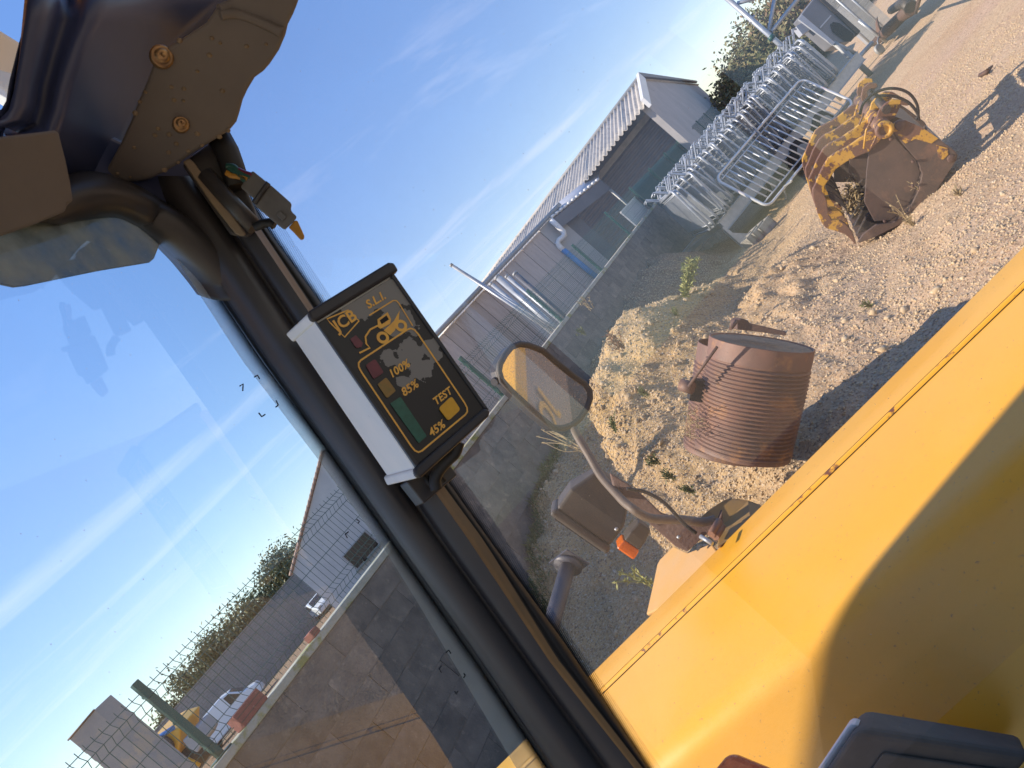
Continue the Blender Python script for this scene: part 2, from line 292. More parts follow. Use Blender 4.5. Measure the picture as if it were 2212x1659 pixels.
def frit_mat(name, colr, fw_=.012, pit=520, pale=0.):                                     # a printed dot raster, fading out towards the glass
    m = bpy.data.materials.new(name); m.use_nodes = True; t = m.node_tree; t.nodes.clear(); o = N(t, 'ShaderNodeOutputMaterial')
    uv = N(t, 'ShaderNodeUVMap'); mp = N(t, 'ShaderNodeMapping'); mp.inputs['Rotation'].default_value = (0, 0, math.radians(45)); mp.inputs['Scale'].default_value = (pit, pit, 1); t.links.new(uv.outputs[0], mp.inputs[0])
    fr = N(t, 'ShaderNodeVectorMath', operation='FRACTION'); t.links.new(mp.outputs[0], fr.inputs[0])
    sb = N(t, 'ShaderNodeVectorMath', operation='SUBTRACT'); t.links.new(fr.outputs[0], sb.inputs[0]); sb.inputs[1].default_value = (.5, .5, 0)
    ln = N(t, 'ShaderNodeVectorMath', operation='LENGTH'); t.links.new(sb.outputs[0], ln.inputs[0])
    su = N(t, 'ShaderNodeSeparateXYZ'); t.links.new(uv.outputs[0], su.inputs[0])
    rad = N(t, 'ShaderNodeMapRange'); rad.inputs[1].default_value = 0; rad.inputs[2].default_value = fw_; rad.inputs[3].default_value = .64; rad.inputs[4].default_value = .24; t.links.new(su.outputs[0], rad.inputs[0])
    on = mathn(t, 'LESS_THAN', ln.outputs['Value'], rad.outputs[0])
    tr = N(t, 'ShaderNodeBsdfTransparent'); b = N(t, 'ShaderNodeBsdfPrincipled'); b.inputs['Base Color'].default_value = (*colr, 1); b.inputs['Roughness'].default_value = .4
    df = N(t, 'ShaderNodeBsdfTranslucent'); df.inputs[0].default_value = (.55, .60, .55, 1); d2 = N(t, 'ShaderNodeBsdfDiffuse'); d2.inputs[0].default_value = (.55, .60, .55, 1); mm = N(t, 'ShaderNodeMixShader'); mm.inputs[0].default_value = .5; t.links.new(df.outputs[0], mm.inputs[1]); t.links.new(d2.outputs[0], mm.inputs[2])
    m0 = N(t, 'ShaderNodeMixShader'); m0.inputs[0].default_value = pale; t.links.new(tr.outputs[0], m0.inputs[1]); t.links.new(mm.outputs[0], m0.inputs[2])
    ms = N(t, 'ShaderNodeMixShader'); t.links.new(on, ms.inputs[0]); t.links.new(m0.outputs[0], ms.inputs[1]); t.links.new(b.outputs[0], ms.inputs[2]); t.links.new(ms.outputs[0], o.inputs[0]); return m
M['frit'] = frit_mat('printed_dot_band', (.012, .013, .016))
M['frit_sheen'] = frit_mat('printed_dot_band_sheen', (.02, .024, .028), .036, 700, .40)  # the pale ground between the dots is a painted sky reflection

# ------------------------------------------------------------------ the yard: wall frame and ground relief
WO = np.array([-.163, 8.734]); WD = np.array([math.sin(.56), math.cos(.56)]); WN = np.array([WD[1], -WD[0]])
WT = 1.849                                                    # top of the wall
def wp(s, w, z): p = WO + WD * s + WN * w; return np.array([p[0], p[1], z])
def fbm(x, y, seed=0, oct=4):
    out = np.zeros_like(x); a = 1.; f = 1.
    r = np.random.default_rng(seed); tab = r.random((64, 64))
    for k in range(oct):
        xx = x * f + 17.3 * k; yy = y * f - 9.1 * k; xi = np.floor(xx).astype(int); yi = np.floor(yy).astype(int); u = xx - xi; v = yy - yi
        u = u * u * (3 - 2 * u); v = v * v * (3 - 2 * v); g = lambda i, j: tab[i % 64, j % 64]
        out += a * (g(xi, yi) * (1 - u) * (1 - v) + g(xi + 1, yi) * u * (1 - v) + g(xi, yi + 1) * (1 - u) * v + g(xi + 1, yi + 1) * u * v - .5); a *= .5; f *= 2
    return out
KS = [-6, -3.5, -2.42, -1.95, -1.39, -.5, .3, 1, 2, 4, 6.8, 7.9, 9.4, 10.7, 14]
ROWS = {0.: [0, .05, .35, .73, .93, 1.02, .62, .9, 1.15, 1.28, 1.25, .86, .34, .05, 0],
        1.3: [0, .1, .35, .5, .75, 1.08, 1.38, 1.34, 1.05, .40, .10, .05, 0, 0, 0],
        2.5: [0, .18, .30, .36, .43, .55, .58, .5, .32, .10, 0, 0, 0, 0, 0],
        4.0: [0, .08, .10, .10, .10, .10, .08, .05, .02, 0, 0, 0, 0, 0, 0],
        5.5: [0] * 15}
def hz(x, y, rough=True):
    x = np.asarray(x, float); y = np.asarray(y, float)
    dx, dy = x - WO[0], y - WO[1]; s = dx * WD[0] + dy * WD[1]; w = dx * WN[0] + dy * WN[1]
    ks = list(ROWS); H = np.array([np.interp(s, KS, ROWS[k]) for k in ks]); z = np.zeros_like(x)
    for i in range(len(ks) - 1):
        t = np.clip((w - ks[i]) / (ks[i + 1] - ks[i]), 0, 1); t = t * t * (3 - 2 * t); msk = (w >= ks[i]) & (w < ks[i + 1])
        z = np.where(msk, H[i] * (1 - t) + H[i + 1] * t, z)
    z = np.where((w < 0) & (w > -.1), H[0] * np.clip(1 + w * 10, 0, 1), z)
    if rough:
        pile = np.clip(z * 2.5, 0, 1); near = np.exp(-((x / 9) ** 2 + ((y - 6) / 11) ** 2))
        z = z + pile * (.16 * fbm(x * 1.9, y * 1.9, 1) + .07 * fbm(x * 7, y * 7, 2)) + near * .035 * fbm(x * 4, y * 4, 3) + .03 * fbm(x * .5, y * .5, 4) * (w > .2) * (w < 40)
    return z
def axis(lo, hi, d, far, grow=1.16):
    a = list(np.arange(lo, hi, d)); st = d
    b = [lo]
    while b[-1] > -far: st *= grow; b.append(b[-1] - st)
    st = d; c = [a[-1]]
    while c[-1] < far: st *= grow; c.append(c[-1] + st)
    return np.array(b[:0:-1] + a + c[1:])
gx = axis(-3, 9.5, .035, 900); gy = axis(2.2, 15, .035, 900); GX, GY = np.meshgrid(gx, gy); GZ = hz(GX, GY)
me = bpy.data.meshes.new('ground'); nv = GX.size; me.vertices.add(nv); me.vertices.foreach_set('co', np.stack([GX, GY, GZ], -1).reshape(-1))
nxx, nyy = len(gx), len(gy); ii = (np.arange(nyy - 1)[:, None] * nxx + np.arange(nxx - 1)[None]).reshape(-1)
fc = np.stack([ii, ii + 1, ii + nxx + 1, ii + nxx], -1).reshape(-1)
me.loops.add(len(fc)); me.polygons.add(len(ii)); me.loops.foreach_set('vertex_index', fc); me.polygons.foreach_set('loop_start', np.arange(len(ii)) * 4); me.polygons.foreach_set('loop_total', np.full(len(ii), 4)); me.polygons.foreach_set('use_smooth', np.ones(len(ii), bool)); me.update()
def ground_mat():
    m = bpy.data.materials.new('yard_gravel'); m.use_nodes = True; t = m.node_tree; b = t.nodes['Principled BSDF']; b.inputs['Roughness'].default_value = .95; b.inputs['Specular IOR Level'].default_value = .1
    g = N(t, 'ShaderNodeNewGeometry'); sp = N(t, 'ShaderNodeSeparateXYZ'); t.links.new(g.outputs['Position'], sp.inputs[0])
    def nz(sc, det=6, ro=.6, st=None):
        n = N(t, 'ShaderNodeTexNoise'); n.inputs['Scale'].default_value = sc; n.inputs['Detail'].default_value = det; n.inputs['Roughness'].default_value = ro
        if st:
            mp = N(t, 'ShaderNodeMapping'); mp.inputs['Rotation'].default_value = (0, 0, st[0]); mp.inputs['Scale'].default_value = (st[1], 1, 1); t.links.new(g.outputs['Position'], mp.inputs[0]); t.links.new(mp.outputs[0], n.inputs['Vector'])
        else: t.links.new(g.outputs['Position'], n.inputs['Vector'])
        return n.outputs[0]
    def rng_(v, a, bb): n = N(t, 'ShaderNodeMapRange'); n.inputs[1].default_value = a; n.inputs[2].default_value = bb; t.links.new(v, n.inputs[0]); return n.outputs[0]
    def mix(f, a, bcol):
        n = N(t, 'ShaderNodeMix', data_type='RGBA'); t.links.new(f, n.inputs[0])
        for k, c in ((6, a), (7, bcol)):
            if isinstance(c, tuple): n.inputs[k].default_value = (*c, 1)
            else: t.links.new(c, n.inputs[k])
        return n.outputs[2]
    c = mix(rng_(nz(1.1, 8), .35, .65), (.49, .33, .195), (.56, .405, .25))
    c = mix(rng_(nz(.8, 7, .65, (.6, .16)), .45, .7), c, (.52, .36, .255))
    wv = mathn(t, 'ADD', mathn(t, 'SUBTRACT', mathn(t, 'MULTIPLY', mathn(t, 'ADD', sp.outputs[0], .163), .847), mathn(t, 'MULTIPLY', mathn(t, 'SUBTRACT', sp.outputs[1], 8.734), .531)), mathn(t, 'MULTIPLY', nz(1.7, 6), .9))
    sand = mathn(t, 'MAXIMUM', rng_(sp.outputs[2], .25, .8), mathn(t, 'MULTIPLY', rng_(wv, 3.9, 2.6), .85)); c = mix(sand, c, mix(rng_(nz(2.3, 8), .35, .7), (.57, .385, .17), (.46, .315, .15)))
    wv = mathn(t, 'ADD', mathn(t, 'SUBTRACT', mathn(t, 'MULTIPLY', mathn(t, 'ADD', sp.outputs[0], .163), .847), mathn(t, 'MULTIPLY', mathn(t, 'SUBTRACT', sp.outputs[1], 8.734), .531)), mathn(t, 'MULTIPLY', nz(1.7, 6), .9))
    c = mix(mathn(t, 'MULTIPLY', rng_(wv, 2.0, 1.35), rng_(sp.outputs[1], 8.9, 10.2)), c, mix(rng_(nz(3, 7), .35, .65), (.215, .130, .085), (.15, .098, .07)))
    c = mix(rng_(nz(38, 4, .6), .52, .62), c, (.24, .165, .105)); c = mix(rng_(nz(60, 3, .6), .56, .64), c, (.60, .50, .36))
    t.links.new(c, b.inputs['Base Color'])
    hgt = mathn(t, 'ADD', mathn(t, 'MULTIPLY', nz(26, 6, .65), 1.), mathn(t, 'MULTIPLY', nz(70, 4), .6)); bp = N(t, 'ShaderNodeBump'); bp.inputs['Strength'].default_value = .7; bp.inputs['Distance'].default_value = .03
    t.links.new(hgt, bp.inputs['Height']); t.links.new(bp.outputs[0], b.inputs['Normal']); return m
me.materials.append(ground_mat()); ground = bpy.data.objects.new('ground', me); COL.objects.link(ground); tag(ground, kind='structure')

# pebbles lying on it
ico_v = []; ph = (1 + 5 ** .5) / 2
for a in (-1, 1):
    for b_ in (-ph, ph): ico_v += [(0, a, b_), (a, b_, 0), (b_, 0, a)]
ico_v = np.array(ico_v) / 1.9
def hull(vs):
    import itertools
    L = min(np.linalg.norm(vs[0] - vs[i]) for i in range(1, 12)) * 1.05; F = []
    for a, b_, c in itertools.combinations(range(12), 3):
        if max(np.linalg.norm(vs[a] - vs[b_]), np.linalg.norm(vs[b_] - vs[c]), np.linalg.norm(vs[a] - vs[c])) < L:
            if np.cross(vs[b_] - vs[a], vs[c] - vs[a]) @ vs[a] < 0: b_, c = c, b_
            F.append((a, b_, c))
    return np.array(F)
ico_f = hull(ico_v)
def scatter(name, label, n, area, smin, smax, matn, pw=3.):
    heap = name == 'clods'
    xs = []; ys = []
    while len(xs) < n:
        x = rng.uniform(area[0], area[1], n * 2); y = rng.uniform(area[2], area[3], n * 2)
        w = (x - WO[0]) * WN[0] + (y - WO[1]) * WN[1]; keep = (w > .12) & ((hz(x, y, False) > .55) | (not heap)) & (rng.random(n * 2) < np.clip(5.2 / y, 0, 1) ** 1.3) & (x / y > -.45) & (fbm(x * .9, y * .9, 9) > -.28 + .5 * rng.random(n * 2) - .3)
        xs += list(x[keep]); ys += list(y[keep])
    x = np.array(xs[:n]); y = np.array(ys[:n]); r = smin + (smax - smin) * rng.random(n) ** pw; z = hz(x, y) + r * .15
    A = rng.normal(size=(n, 3, 3)); Q = np.linalg.qr(A)[0]; sc = np.stack([rng.uniform(.8, 1.3, n), rng.uniform(.7, 1.1, n), rng.uniform(.5, .8, n)], -1)
    V = ico_v[None] * (sc * r[:, None])[:, None, :] * (1 + .18 * rng.normal(size=(n, 12, 1))); V = np.einsum('nij,nkj->nki', Q, V) + np.stack([x, y, z], -1)[:, None]
    F = (ico_f[None] + (np.arange(n) * 12)[:, None, None]).reshape(-1)
    me = bpy.data.meshes.new(name); me.vertices.add(n * 12); me.vertices.foreach_set('co', V.reshape(-1)); me.loops.add(len(F)); me.polygons.add(len(F) // 3)
    me.loops.foreach_set('vertex_index', F); me.polygons.foreach_set('loop_start', np.arange(len(F) // 3) * 3); me.polygons.foreach_set('loop_total', np.full(len(F) // 3, 3)); me.update(); me.materials.append(M[matn])
    o = bpy.data.objects.new(name, me); COL.objects.link(o); return tag(o, label, 'gravel', kind='stuff')
scatter('gravel', 'pale loose gravel strewn over the yard and the heap', 78000, (-2, 8, 3.4, 14), .0045, .0155, 'pebble')
scatter('rubble', 'larger stones lying about on the sandy heap', 260, (-1, 3.6, 5, 11), .012, .045, 'pebble', 2.5)

scatter('clods', 'sandy clods and small stones along the crest of the heap', 900, (-.2, 3.2, 6.4, 11), .008, .042, 'clod_sand', 3.5)
# ------------------------------------------------------------------ block wall
wall = thing('block_wall', 'long grey concrete block wall with pale coping carrying a green mesh fence', 'wall', wp(0, 0, 0))
S0, S1 = -7.5, 26.
b1 = MB(); ax = np.array([[WD[0], WD[1], 0], [WN[0], WN[1], 0], [0, 0, 1.]])
b1.box(wp((S0 + S1) / 2, -.028, .895), (S1 - S0, .184, 1.79), ax); b1.build('mortar_core', M['mortar'], wall)
c1 = MB(); c1.box(wp((S0 + S1) / 2, -.03, 1.82), (S1 - S0, .23, .056), ax); c1.build('coping', M['coping'], wall, bevel=.008)
bm_ = MB(); bm_.box((0, 0, 0), (.4955, .03, .1955)); blk = bm_.build('brick', M['block'], None, bevel=.004, seg=1); bpy.data.objects.remove(blk); blkme = bpy.data.meshes['brick']; blkme.name = 'concrete_block'
nb = 0; rest = MB(); ang = math.atan2(WD[1], WD[0]); cand = []
for row in range(9):
    zc = .1 + .2 * row - .01
    for k in range(int((S1 - S0) / .5)):
        s = S0 + .25 + .5 * k + (.25 if row % 2 else 0)
        if s > S1 - .3: continue
        p = wp(s, .055, zc); gz = float(hz(np.array([wp(s, .15, 0)[0]]), np.array([wp(s, .15, 0)[1]]), False)[0])
        if zc + .1 < gz: continue
        cand.append((abs(s - .5), s, zc, p))
cand.sort(key=lambda q: q[0])
for i, (_, s, zc, p) in enumerate(cand):
    off = random.uniform(-.003, .004)
    if i < 298:
        o = bpy.data.objects.new('concrete_block', blkme); COL.objects.link(o); o.parent = wall; o.location = tuple(wp(s, .055 + off, zc) - np.array(wall.location)); o.rotation_euler.z = ang
    else: rest.box(wp(s, .055 + off, zc), (.4955, .03, .1955), ax)
ro = rest.build('concrete_block', M['block'], wall); ro['kind'] = 'stuff'
# ------------------------------------------------------------------ mesh fence on it
fence = thing('mesh_fence', 'green welded mesh fence with steel posts along the top of the block wall', 'fence', wp(0, 0, WT))
FH = .63
pm = MB(); pm.box((0, 0, FH / 2 + .02), (.05, .04, FH + .06)); pm.box((0, 0, .005), (.13, .12, .01))
for k in range(5): pm.box((-.02, .024, .1 + k * .12), (.012, .014, .02))
postme = None
wm = MB(); folds = [(.06, 0), (.10, .035), (.14, 0), (FH - .12, 0), (FH - .075, .035), (FH - .03, 0)]
for k in range(45):
    x = .03 + 2.44 * k / 44; pts = [(x, 0, .015)] + [(x, -d, z) for z, d in folds] + [(x, 0, FH + .01)]
    wm.tube(pts, .0025, 4, cap=False)
for z in (.05, .15, .335, FH - .13, FH - .02, .1, FH - .075):
    d = -.035 if z in (.1, FH - .075) else 0
    wm.tube([(.0, d, z), (2.5, d, z)], .0025, 4, cap=False)
for k in range(-3, 11):
    q = wp(k * 2.5, 0, WT) - np.array(fence.location)
    if postme is None: o = pm.build('fence_post', M['green_metal'], fence, org=(0, 0, 0), bevel=.004); postme = o.data; w0 = wm.build('wire_panel', M['wire'], fence, org=(0, 0, 0)); wme = w0.data
    else:
        o = o0.copy(); COL.objects.link(o); w0 = w00.copy(); COL.objects.link(w0)
    o.location = tuple(q); o.rotation_euler.z = ang; w0.location = tuple(q); w0.rotation_euler.z = ang
    if k == -3: o0, w00 = o, w0
# bricks left on the coping
def brick_on_wall(name, s, ln, h, lab, rz=0.):
    p = wp(s, .03, WT); r = thing(name, lab, 'brick', p); b = MB(); b.box(p + np.array([0, 0, h / 2]), (ln, .11, h), ax); b.build('clay_body', M['redbrick'], r, bevel=.006)
    g = MB()
    for k in (-1, 1): g.box(p + ax[1] * .0562 + np.array([0, 0, h / 2 + k * h * .18]), (ln * .96, .003, .006), ax)
    g.build('groove_line', M['rust_dark'], r); return r
brick_on_wall('clay_block', -4.71, .235, .10, 'large red clay block lying on the wall coping beside the nearest fence post')
brick_on_wall('clay_brick', -4.01, .075, .055, 'small red brick standing on the wall coping in front of the white car')

# ------------------------------------------------------------------ poles leaning behind the fence
def pole(u0, v0, u1, v1, t0, t1, r, lab, mt='steel', name='steel_pole'):
    a = P(u0, v0, t0); b = P(u1, v1, t1); b[2] = max(b[2], 0); rt = thing(name, lab, 'pole', b, 'poles leaning behind the fence')
    m = MB(); d = nrm(a - b)
    m.tube([b, a], r, 12); m.build('shaft', M[mt], rt); c = MB(); c.tube([a - d * .03, a + d * .006], r * 1.14, 12); c.build('end_collar', M['steel_dull'], rt); c = MB(); c.tube([b, b + d * .05], r * 1.14, 12); c.build('end_collar', M['steel_dull'], rt); return rt
pole(974, 572, 1235, 745, 11.6, 11.1, .026, 'long dark tipped galvanised pole leaning up highest beside the sky')
pole(985, 578, 1250, 742, 11.9, 11.3, .019, 'long thin galvanised pole leaning just behind the highest pole')
pole(1074, 598, 1240, 742, 12.3, 11.6, .052, 'short thick pale steel tube leaning left of the grey tube')
pole(1094, 596, 1260, 735, 12.5, 12.0, .034, 'grey steel tube with coupling leaning against the barn boards')
pole(1112, 590, 1265, 725, 12.7, 12.2, .045, 'thick blue grey steel tube leaning close to a green post', 'pipe_grey')
pole(1060, 612, 1232, 752, 12.0, 11.5, .030, 'lowest galvanised tube of the leaning bunch by the fence')

# ------------------------------------------------------------------ barn
E0 = np.array([9.2, 23.2]); ED = nrm([-.828, .561]); EP = nrm([2.1, 3.9])      # front right eave corner, along the eave, into the depth
def bp_(a, d, z): q = E0 + ED * a + EP * d; return np.array([q[0], q[1], z])
barn = thing('barn', 'long low barn with corrugated fibre cement roof and pale gable end', 'barn', bp_(0, 0, 0))
BL = 15.
rf = MB(); ncol = 0
sheets = int(BL / 1.0)
rise = 1.05
for i in range(sheets):
    sh = MB(); rows = []
    for d in np.linspace(-.25, 4.45, 5):
        row = []
        for k in range(31):
            a = i * 1.0 - .02 + 1.03 * k / 30; row.append(bp_(a, d, 4.0 + rise * d / 4.4 + .045 * math.cos(2 * math.pi * (a / .2)) + (i % 2) * .006))
        rows.append(row)
    sh.sheet(rows); sh.build('roof_sheet', M['roof'], barn, solid=.02)
rr = MB(); rr.sheet([[bp_(-.05, 4.4, 5.02), bp_(BL, 4.4, 5.02)], [bp_(-.05, 22.5, 4.0), bp_(BL, 22.5, 4.0)]]); rr.build('rear_roof', M['roof'], barn, solid=.05)
rc = MB(); rc.tube([bp_(-.05, 4.4, 5.06), bp_(BL, 4.4, 5.06)], .09, 8); rc.build('ridge_cap', M['roof'], barn)
gw = MB(); gw.prism([bp_(0, 0, 0), bp_(0, 0, 3.9), bp_(0, 4.4, 4.93), bp_(0, 22, 3.93), bp_(0, 22, 0)], np.append(ED * .2, 0)); gw.build('gable_wall', M['render_grey'], barn)
bb = MB(); e3 = np.append(-ED * .12, 0)
bb.prism([bp_(-.02, -.3, 3.78), bp_(-.02, -.3, 4.12), bp_(-.02, 4.4, 5.2), bp_(-.02, 4.4, 4.86)], e3); bb.build('barge_board', M['white'], barn)
bb = MB(); bb.prism([bp_(-.02, 4.42, 4.98), bp_(-.02, 4.42, 5.2), bp_(-.02, 22, 4.2), bp_(-.02, 22, 4.1)], e3); bb.build('rear_barge_board', M['clad'], barn)
fw = MB(); rows = []
for z in np.arange(.2, 3.86, .045):
    d = .02 * (1 if int(z / .045) % 4 < 2 else -1); rows.append([bp_(.2, 1.25 + d, z), bp_(6.2, 1.25 + d, z)])
fw.sheet(rows, smooth=False); fw.build('sheet_cladding', M['clad'], barn, solid=.01)
cb = MB(); cb.box(bp_(3.2, 1.1, 3.75), (6.2, .18, .2), [np.append(ED, 0), np.append(EP, 0), [0, 0, 1]]); cb.build('eave_beam', M['concrete'], barn)
cb = MB(); cb.box(bp_(6.3, .9, 1.9), (.22, .22, 3.8), [np.append(ED, 0), np.append(EP, 0), [0, 0, 1]]); cb.build('concrete_post', M['concrete'], barn, bevel=.02)
rw = MB(); rows = []
for k in range(70):
    a = 6.4 + 3.4 * k / 69; dd = .42 + .03 * (1 if k % 4 < 2 else -1); rows.append([bp_(a, dd, 1.95), bp_(a, dd, 3.9)])
rw.sheet(rows, smooth=False); rw.build('rusty_sheet', M['rustclad'], barn, solid=.01)
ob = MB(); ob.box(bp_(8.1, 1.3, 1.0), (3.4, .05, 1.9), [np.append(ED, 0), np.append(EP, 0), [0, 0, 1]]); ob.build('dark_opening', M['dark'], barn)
# the nearer wing with upright boards
wing = thing('barn_wing', 'barn wing clad in upright weathered boards under a grey gutter', 'building', (0, 0, 0))
A = P(1188, 467, 23.6); B = P(965, 701, 21.0); A[2] = B[2] = 4.0
wd = nrm((B - A)[:2]); wl = np.linalg.norm((B - A)[:2]); wn = np.array([wd[1], -wd[0]])
if wn @ (-A[:2]) < 0: wn = -wn
def wg(a, d, z): q = A[:2] + wd * a + wn * d; return np.array([q[0], q[1], z])
wing.location = tuple(wg(0, 0, 0)); wax = [np.append(wd, 0), np.append(wn, 0), [0, 0, 1]]
bw = MB(); bw.box(wg(4.2, -.12, 1.95), (10.0, .12, 3.86), wax); bw.build('back_wall', M['clad'], wing)
pan = MB(); pan.box(wg(.3, 0, 1.97), (.9, .1, 3.9), wax); pan.build('render_panel', M['render_grey'], wing)
plk = MB(); plk.box((0, 0, 0), (.475, .05, 3.88)); po = plk.build('wall_board', M['wood'], wing, org=(0, 0, 0), bevel=.008, seg=1)
for k in range(18):
    if k: po2 = po.copy(); COL.objects.link(po2)
    else: po2 = po
    po2.location = tuple(wg(1.0 + .49 * k, random.uniform(-.006, .006), 1.96) - np.array(wing.location)); po2.rotation_euler.z = math.atan2(wd[1], wd[0])
gt = MB(); gt.tube([wg(-.35, .14, 4.0), wg(9.8, .14, 4.0)], .075, 10); gt.build('gutter', M['steel_dull'], wing)
fs = MB(); fs.box(wg(4.6, .06, 4.02), (10.4, .04, .12), wax); fs.build('fascia', M['steel_dull'], wing)
# downpipe with an S bend: pale above, blue below
z3 = zm(921.7, 108.4, .3595)
def dpipe(pts, r, name, mt, t=23.2):
    m = MB(); m.tube([P(*z3(x, y), t) for x, y in pts], r, 12); return m.build(name, M[mt], wing)
dpipe([(745, 1020), (775, 1045), (800, 1070), (822, 1090), (828, 1110), (812, 1130), (795, 1140), (788, 1160), (800, 1182), (822, 1200)], .085, 'upper_downpipe', 'white')
dpipe([(818, 1197), (1060, 1395)], .085, 'lower_downpipe', 'blue_pvc')
# little lean-to roof between wing and barn
lt = thing('lean_to', 'small lean-to porch roof with pale edge over rusty sheets', 'porch', bp_(7.5, -.5, 0))
q0 = P(*z3(1035, 772), 24.3); q1 = P(*z3(742, 1010), 23.3); up = np.array([0, 0, .0])
back0 = q0 + np.append(EP * 1.0, .25); back1 = q1 + np.append(EP * 1.0, .25)
m = MB(); m.sheet([[q0, q1], [back0, back1]]); m.build('porch_sheet', M['light_steel'], lt, solid=.03)
m = MB()
for k in range(12):
    a = q0 + (q1 - q0) * (k + .1) / 12; b = q0 + (q1 - q0) * (k + .75) / 12; m.tube([a, b], .05, 6)
m.build('sheet_edge', M['white'], lt)
m = MB(); m.prism([q0 + [0, -.03, -.08], q1 + [0, -.03, -.08], q1 + [0, -.03, -.45], q0 + [0, -.03, -.5]], np.append(EP * .04, 0)); m.build('porch_fascia', M['clad'], lt)
m = MB(); m.tube([q0 + [0, .1, -.05], [q0[0], q0[1] + .1, 0]], .05, 6); m.build('porch_post', M['steel_dull'], lt)

# green screened fence panels standing on the wall further along
scr = thing('green_screen', 'dark green netting stretched along the far fence bays before the barn', 'screen', wp(10, -.05, WT))
for k in range(4):
    m = MB(); a = wp(10.06 + k * 2.5, -.05, WT + .03); b = wp(12.44 + k * 2.5, -.05, WT + .03); h = np.array([0, 0, .60])
    rows = [[a + (b - a) * i / 6 + h * j / 3 + np.append(-WN * (.02 * math.sin(i * 2.1 + k)), 0) for i in range(7)] for j in range(4)]
    m.sheet(rows); m.build('netting', M['mesh_green'], scr, solid=.004)
pn = thing('leaning_sheet', 'pale sheet propped on the wall top at the first netted bay', 'sheet', wp(9.4, -.2, WT))
m = MB(); m.box(wp(9.3, -.12, WT + .22), (1.5, .03, .42), ax); m.build('sheet_face', M['light_steel'], pn); m = MB(); m.box(wp(9.3, -.11, WT + .44), (1.54, .045, .03), ax); m.build('sheet_rim', M['white'], pn)

# ------------------------------------------------------------------ far side of the wall, seen through the windscreen
house = thing('house', 'pale rendered house gable with clay tile verge and one large window', 'house', P(700, 1250, 45))
house.location.z = 0
def hp(u, v, t=45): return P(u, v, t)
hn = np.array([.2, -.98, 0])
hq = P(690, 1200, 45)
def hw(R, z): # point on the gable plane: horizontal offset from the left corner, height
    return np.array([hq0[0] + R * .98, hq0[1] + R * .2, z])
hq0 = P(632, 1238, 45)
ze = hq0[2]; zr = ze + 3.4
m = MB(); hx = np.array([-.2 * .3, .98 * .3, 0]); m.prism([hw(0, 0), hw(0, ze), hw(6.6, zr), hw(13.2, ze), hw(13.2, 0)], hx); m.build('gable_wall', M['render_white'], house)
m = MB(); inn = np.array([-.2 * 8, .98 * 8, 0]); m.sheet([[hw(-.2, ze - .02), hw(6.6, zr + .12)], [hw(-.2, ze - .02) + inn, hw(6.6, zr + .12) + inn]]); m.build('roof_plane', M['tile'], house, solid=.12)
m = MB(); m.sheet([[hw(6.6, zr + .12), hw(13.4, ze - .02)], [hw(6.6, zr + .12) + inn, hw(13.4, ze - .02) + inn]]); m.build('roof_plane', M['tile'], house, solid=.12)
tl = None
for k in range(22):
    a = hw(-.15 + 6.7 * k / 22, ze - .02 + 3.5 * k / 22); b = hw(-.15 + 6.7 * (k + 1.15) / 22, ze - .02 + 3.5 * (k + 1.15) / 22)
    m = MB(); m.tube([a + [0, -.06, .02], b + [0, -.06, .06]], [.10, .085], 6); m.build('verge_tile', M['tile'], house)
wnd = MB(); c = onpl(780, 1188, hq0, hn); wx = np.array([.98, .2, 0])
wnd.box(c + hn * .02, (2.1, .06, 1.25), [wx, hn, [0, 0, 1]]); wf = wnd.build('window', M['render_grey'], house)
m = MB(); m.box(c + hn * .06, (1.9, .03, 1.1), [wx, hn, [0, 0, 1]]); m.build('pane', M['car_glass'], wf)
for k in (-.5, .5): m = MB(); m.box(c + hn * .08 + wx * k * .64, (.05, .03, 1.1), [wx, hn, [0, 0, 1]]); m.build('glazing_bar', M['rust_dark'], wf)
m = MB(); m.box(c + hn * .1 + np.array([0, 0, -.68]), (2.3, .2, .1), [wx, hn, [0, 0, 1]]); m.build('sill', M['concrete'], wf)

fwall = thing('boundary_wall', 'long grey block wall at the far side of the neighbouring yard', 'wall', P(400, 1600, 60)); fwall.location.z = 0
fa = P(150, 1840, 46); fb = P(760, 1105, 62); fa[2] = fb[2] = 0; fdir = nrm(fb - fa); fl = np.linalg.norm(fb - fa); fnn = np.array([fdir[1], -fdir[0], 0]); fh = 3.75
m = MB(); m.box((fa + fb) / 2 + np.array([0, 0, fh / 2]), (fl, .2, fh), [fdir, fnn, [0, 0, 1]]); m.build('wall_core', M['mortar'], fwall)
m = MB(); m.box((fa + fb) / 2 + np.array([0, 0, fh + .03]), (fl, .3, .08), [fdir, fnn, [0, 0, 1]]); m.build('wall_coping', M['concrete'], fwall)
rs = MB(); 
for row in range(18):
    for k in range(int(fl / .5)):
        rs.box(fa + fdir * (.25 + .5 * k + (.25 if row % 2 else 0)) + fnn * .1 + np.array([0, 0, .1 + row * .205]), (.47, .05, .185), [fdir, fnn, [0, 0, 1]])
mfb = mat('far_block', (.30, .285, .265), (.25, .24, .225), .9, .9, c3=(.36, .33, .29), s3=1.3); o = rs.build('concrete_block', mfb, fwall); o['kind'] = 'stuff'

